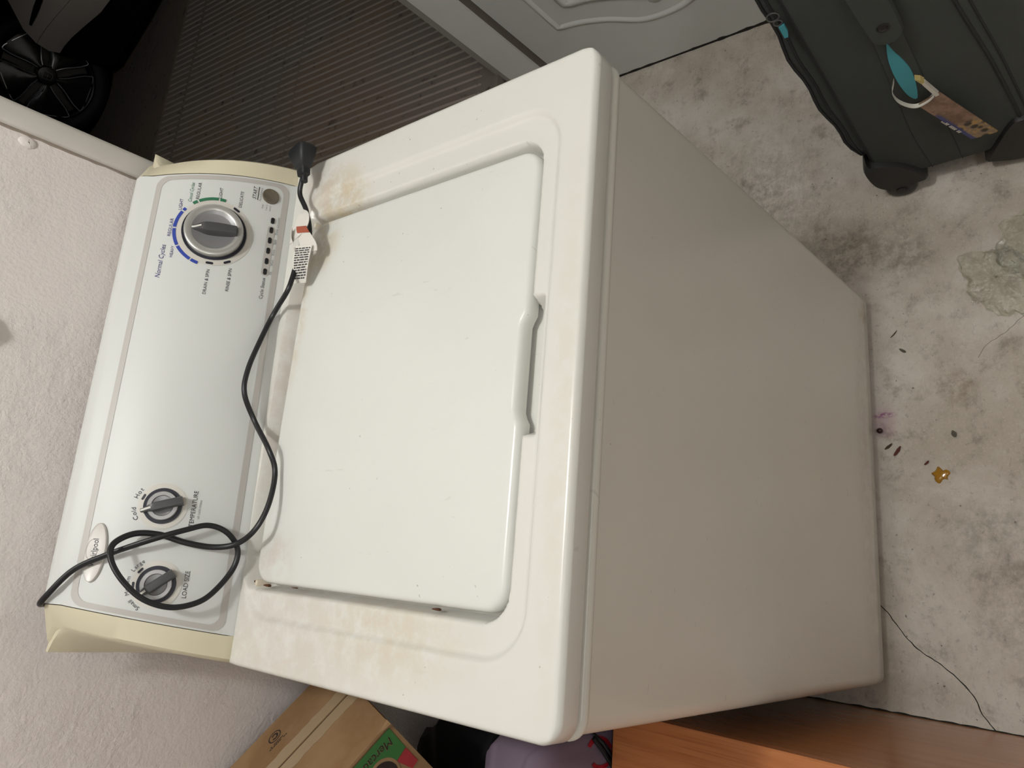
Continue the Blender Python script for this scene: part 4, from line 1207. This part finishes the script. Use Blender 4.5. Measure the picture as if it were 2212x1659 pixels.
def crumple(cx_, cy_, rx, ry, hz, seed, rot, nz=22, na=64):
    L_ = []
    for k in range(nz + 1):
        a = (k / nz) * PI / 2
        row = []
        for j in range(na):
            q = 2 * PI * j / na
            p = Vector((math.cos(q) * 1.6, math.sin(q) * 1.6, a * 1.4 + seed))
            d = 1 + 0.34 * noise.noise(p * 1.1) + 0.18 * (1 - 2 * abs(noise.noise(p * 2.3))) + 0.10 * (1 - 2 * abs(noise.noise(p * 5)))
            lx = rx * math.cos(a) * math.cos(q) * d; ly = ry * math.cos(a) * math.sin(q) * d
            z = max(0.0008, hz * math.sin(a) * (0.7 + 0.6 * abs(noise.noise(p * 1.7))) + 0.006 * noise.noise(p * 4) * math.sin(a))
            row.append((cx_ + lx * math.cos(rot) - ly * math.sin(rot), cy_ + lx * math.sin(rot) + ly * math.cos(rot), z))
        L_.append(row)
    return L_
fb = empty('clear_plastic_bag', (0.35, -0.24, 0), 'crumpled clear plastic bag lying on the floor below the suitcase', 'plastic bag')
under(MB().loops(crumple(0.335, -0.205, 0.058, 0.040, 0.030, 2.0, 0.6)).build('loose_end', 'clear_film', sharp=25), fb)
under(MB().loops(crumple(0.370, -0.300, 0.085, 0.065, 0.055, 7.0, 0.9)).build('bunched_end', 'clear_film', sharp=25), fb)

# ================================================================== car on the landing outside
simple('car_black', rgb(14, 15, 20), 0.12, spec=0.5, var=0.1)
simple('hub_gloss', rgb(8, 9, 12), 0.22, spec=0.6, var=0.1)
simple('hub_lip', rgb(215, 218, 225), 0.2, 0.7)
simple('tyre_rubber', rgb(20, 20, 22), 0.7, var=0.2)
simple('bumper_grey', rgb(205, 196, 186), 0.5, var=0.08)
simple('emblem_chrome', rgb(120, 122, 128), 0.2, 0.9)
HB = Vector((2.0145, 3.5613, 0.885)); HN = Vector((-0.4874, -0.8732, 0)); HT_ = Vector((0.8732, -0.4874, 0)); HU = Vector((0, 0, 1))
car = empty('car', (2.6, 3.9, 0.6), 'dark car with glossy black five-spoke wheel parked outside the doorway', 'car')
def wp(s_, z, d):
    return HB + HT_ * s_ + HU * z + HN * d
def wloops(pr, seg=64):
    return [[wp(r * math.cos(a), r * math.sin(a), d) for a in [2 * PI * j / seg for j in range(seg)]] for r, d in pr]
ty = under(MB().loops(wloops([(0.20, -0.17), (0.26, -0.18), (0.280, -0.165), (0.2852, -0.14), (0.2855, -0.04), (0.281, -0.012), (0.268, 0.006), (0.245, 0.012), (0.225, 0.008), (0.212, 0.0)]), cap1=False).build('tyre', 'tyre_rubber', sharp=50), car)
hub = under(MB().loops(wloops([(0.213, 0.0), (0.214, 0.008), (0.208, 0.013), (0.200, 0.010), (0.196, -0.010), (0.188, -0.045), (0.0, -0.05)]), cap0=False).build('wheel_rim', 'hub_gloss', sharp=50), car)
# five petal-shaped openings edged by raised lips, spokes between them
for k in range(5):
    a0_ = math.radians(-90 + 72 * k)
    # spoke: broad wedge at the rim narrowing at the hub
    pr = []
    for (r, half) in ((0.030, 0.30), (0.05, 0.24), (0.09, 0.36), (0.14, 0.47), (0.18, 0.49), (0.203, 0.40)):
        pr.append((r, half))
    top = []; rows = []
    for r, half in pr:
        hgt = 0.024 - 0.010 * smooth01(0.06, 0.2, r)
        row = []
        for s_, hh in ((-1.12, -0.03), (-1, hgt - 0.004), (-0.7, hgt), (0, hgt - 0.003), (0.7, hgt), (1, hgt - 0.004), (1.12, -0.03)):
            a = a0_ + s_ * half
            row.append(wp(r * math.cos(a), r * math.sin(a), hh))
        rows.append(row)
    MB().loops(rows, closed=False, cap0=False, cap1=False).build('spoke', 'hub_gloss', hub, sharp=45)
    # raised lip round the petal-shaped spoke
    lip = [(r, a0_ - half) for r, half in pr if r > 0.04] + [(r, a0_ + half) for r, half in reversed(pr) if r > 0.04]
    pts = catmull([wp(r * math.cos(a), r * math.sin(a), 0.021 - 0.010 * smooth01(0.06, 0.2, r)) for r, a in lip], 4)
    MB().tube(pts, 0.0026, 6).build('spoke_lip', 'hub_lip', hub)
cap_ = MB().loops(wloops([(0.045, 0.0), (0.045, 0.022), (0.040, 0.027), (0.02, 0.029)], 32)).build('hub_cap', 'hub_gloss', hub)
mb = MB()
fr_ = [(-0.020, 0.020), (0.020, 0.020), (0.016, -0.018), (0.0, -0.022), (-0.016, -0.018)]
pts = [wp(x, z, 0.030) for x, z in fr_]; pts.append(pts[0])
mb.tube(pts, 0.0018, 6)
for seg_ in (((-0.010, 0.014), (-0.008, -0.014)), ((0.010, 0.014), (0.008, -0.014)), ((-0.009, 0), (0.009, 0))):
    mb.tube([wp(x, z, 0.030) for x, z in seg_], 0.0022, 6)
em = mb.build('wheel_emblem', 'emblem_chrome', car); under(em, car)
# bumper and front wing sweeping from the wheel arch towards the doorway
BA = Vector((2.0635, 3.3507, 0)); BD = Vector((0.29, -0.957, 0)).normalized(); BO = Vector((-0.957, -0.29, 0)).normalized()
def cp(s_, z, o_):
    return BA + BD * s_ + HU * z + BO * o_
SS = [0, 0.05, 0.12, 0.22, 0.34, 0.48, 0.62, 0.74]
def strip(zf, name, mat, par=car):
    rows = []
    for s_ in SS:
        k = 1 - 0.9 * smooth01(0.35, 0.74, s_) ** 1
        rows.append([cp(s_ + arch, z, o_ * 1.0 - 0.30 * smooth01(0.3, 0.78, s_) ** 2) for z, o_, arch in zf(s_)])
    o = MB().loops(rows).build(name, mat, sharp=50)
    return under(o, par)
def q_(s_, a, b): return a + (b - a) * smooth01(0, 0.5, s_)
strip(lambda s_: [(q_(s_, 0.985, 0.93), 0.055, 0.012), (1.05, 0.05, 0.05), (1.13, 0.035, 0.14), (1.24, 0.0, 0.24), (1.26, -0.2, 0.26), (q_(s_, 0.985, 0.93), -0.2, 0.02)], 'front_wing', 'bumper_grey')
strip(lambda s_: [(q_(s_, 0.886, 0.80), 0.03, 0.0), (q_(s_, 0.93, 0.86), 0.05, 0.0), (q_(s_, 0.983, 0.928), 0.054, 0.012), (q_(s_, 0.983, 0.928), -0.2, 0.012), (q_(s_, 0.886, 0.80), -0.2, 0.0)], 'bumper', 'bumper_grey')
strip(lambda s_: [(0.66, -0.02, 0.06), (0.72, 0.01, 0.03), (q_(s_, 0.885, 0.798), 0.025, 0.0), (q_(s_, 0.885, 0.798), -0.2, 0.0), (0.66, -0.2, 0.06)], 'lower_skirt', 'car_black')
# slit of the fog lamp recess
rows = []
for s_ in (0.10, 0.14, 0.2, 0.27, 0.34):
    w_ = 0.012 * math.sin(PI * (s_ - 0.06) / 0.34)
    zc = 1.035 + 0.05 * (s_ - 0.1)
    rows.append([cp(s_, zc - w_, 0.052), cp(s_, zc - w_, 0.060), cp(s_, zc + w_, 0.058), cp(s_, zc + w_, 0.050)])
under(MB().loops(rows).build('recess_slit', 'car_black'), car)
# body above and behind, out of the picture but part of the car
rows = []
CDv = BD; CO = -BO
def bodyp(s_, o_, z): return BA + BD * s_ + CO * o_ + HU * z
for (s_, zl, zt, o0, o1) in ((0.80, 0.85, 1.22, 0.25, 1.35), (0.6, 0.76, 1.30, 0.10, 1.5), (0.2, 0.76, 1.38, 0.03, 1.58), (-0.75, 0.78, 1.48, 0.03, 1.58), (-1.3, 0.78, 1.95, 0.05, 1.55), (-2.6, 0.78, 2.0, 0.05, 1.55), (-3.3, 0.8, 1.5, 0.08, 1.5)):
    if s_ > -0.8:
        lo_ = 1.18
    else: lo_ = zl
    rows.append([bodyp(s_, o0 + 0.03, lo_), bodyp(s_, o1, lo_), bodyp(s_, o1 - 0.05, zt - 0.1), bodyp(s_, o1 - 0.25, zt), bodyp(s_, o0 + 0.3, zt), bodyp(s_, o0 + 0.06, zt - 0.1)])
under(MB().loops(rows).build('body', 'car_black', sharp=30), car)
L = [[BA + BD * (-0.1 + r * math.cos(a)) + CO * o_ + HU * (0.885 + r * math.sin(a)) for a in [2 * PI * j / 40 for j in range(40)]] for r, o_ in ((0.2, 1.52), (0.28, 1.50), (0.2855, 1.45), (0.2855, 1.36), (0.27, 1.33))]
for ds in (0.0, -2.55):
    under(MB().loops([[p + BD * ds for p in l] for l in L]).build('tyre', 'tyre_rubber'), car)
under(MB().loops([[p + BD * -2.55 - CO * 1.42 for p in l] for l in L]).build('tyre', 'tyre_rubber'), car)

# ---- red ring print and black strap end on the lilac bag (stuck to its surface)
from mathutils.bvhtree import BVHTree
sk = [o for o in pb.children if o.name.startswith('sack')][0]
bv = BVHTree.FromPolygons([v_.co for v_ in sk.data.vertices], [p_.vertices[:] for p_ in sk.data.polygons])
def stick(x, z, lift=0.0010):
    loc, nrm, i_, d_ = bv.ray_cast(Vector((x, -0.2, z)), Vector((0, 1, 0)))
    return (loc + Vector((0, -lift, 0))) if loc else Vector((x, 0.21, z))
n = 48
RXC, RZC = -0.437, 0.500
for (a0, a1) in ((-232, -84), (-78, 60)):
    o_ = []; i_ = []
    for k in range(n + 1):
        a = math.radians(a0 + (a1 - a0) * k / n)
        o_.append(stick(RXC + 0.020 * math.cos(a), RZC + 0.028 * math.sin(a))); i_.append(stick(RXC + 0.0145 * math.cos(a), RZC + 0.021 * math.sin(a)))
    under(obj('ring_print', o_ + i_, [(k, k + 1, n + 2 + k, n + 1 + k) for k in range(n)], 'print_red', smooth=False), pb)
for dx in (0.0, -0.010):
    under(MB().tube([stick(-0.408 + dx, 0.512, 0.004), stick(-0.424 + dx, 0.498, 0.005), stick(-0.446 + dx, 0.478, 0.004), stick(-0.462 + dx, 0.462, 0.003)], 0.0032, 8).build('strap_end', 'plastic_black'), pb)
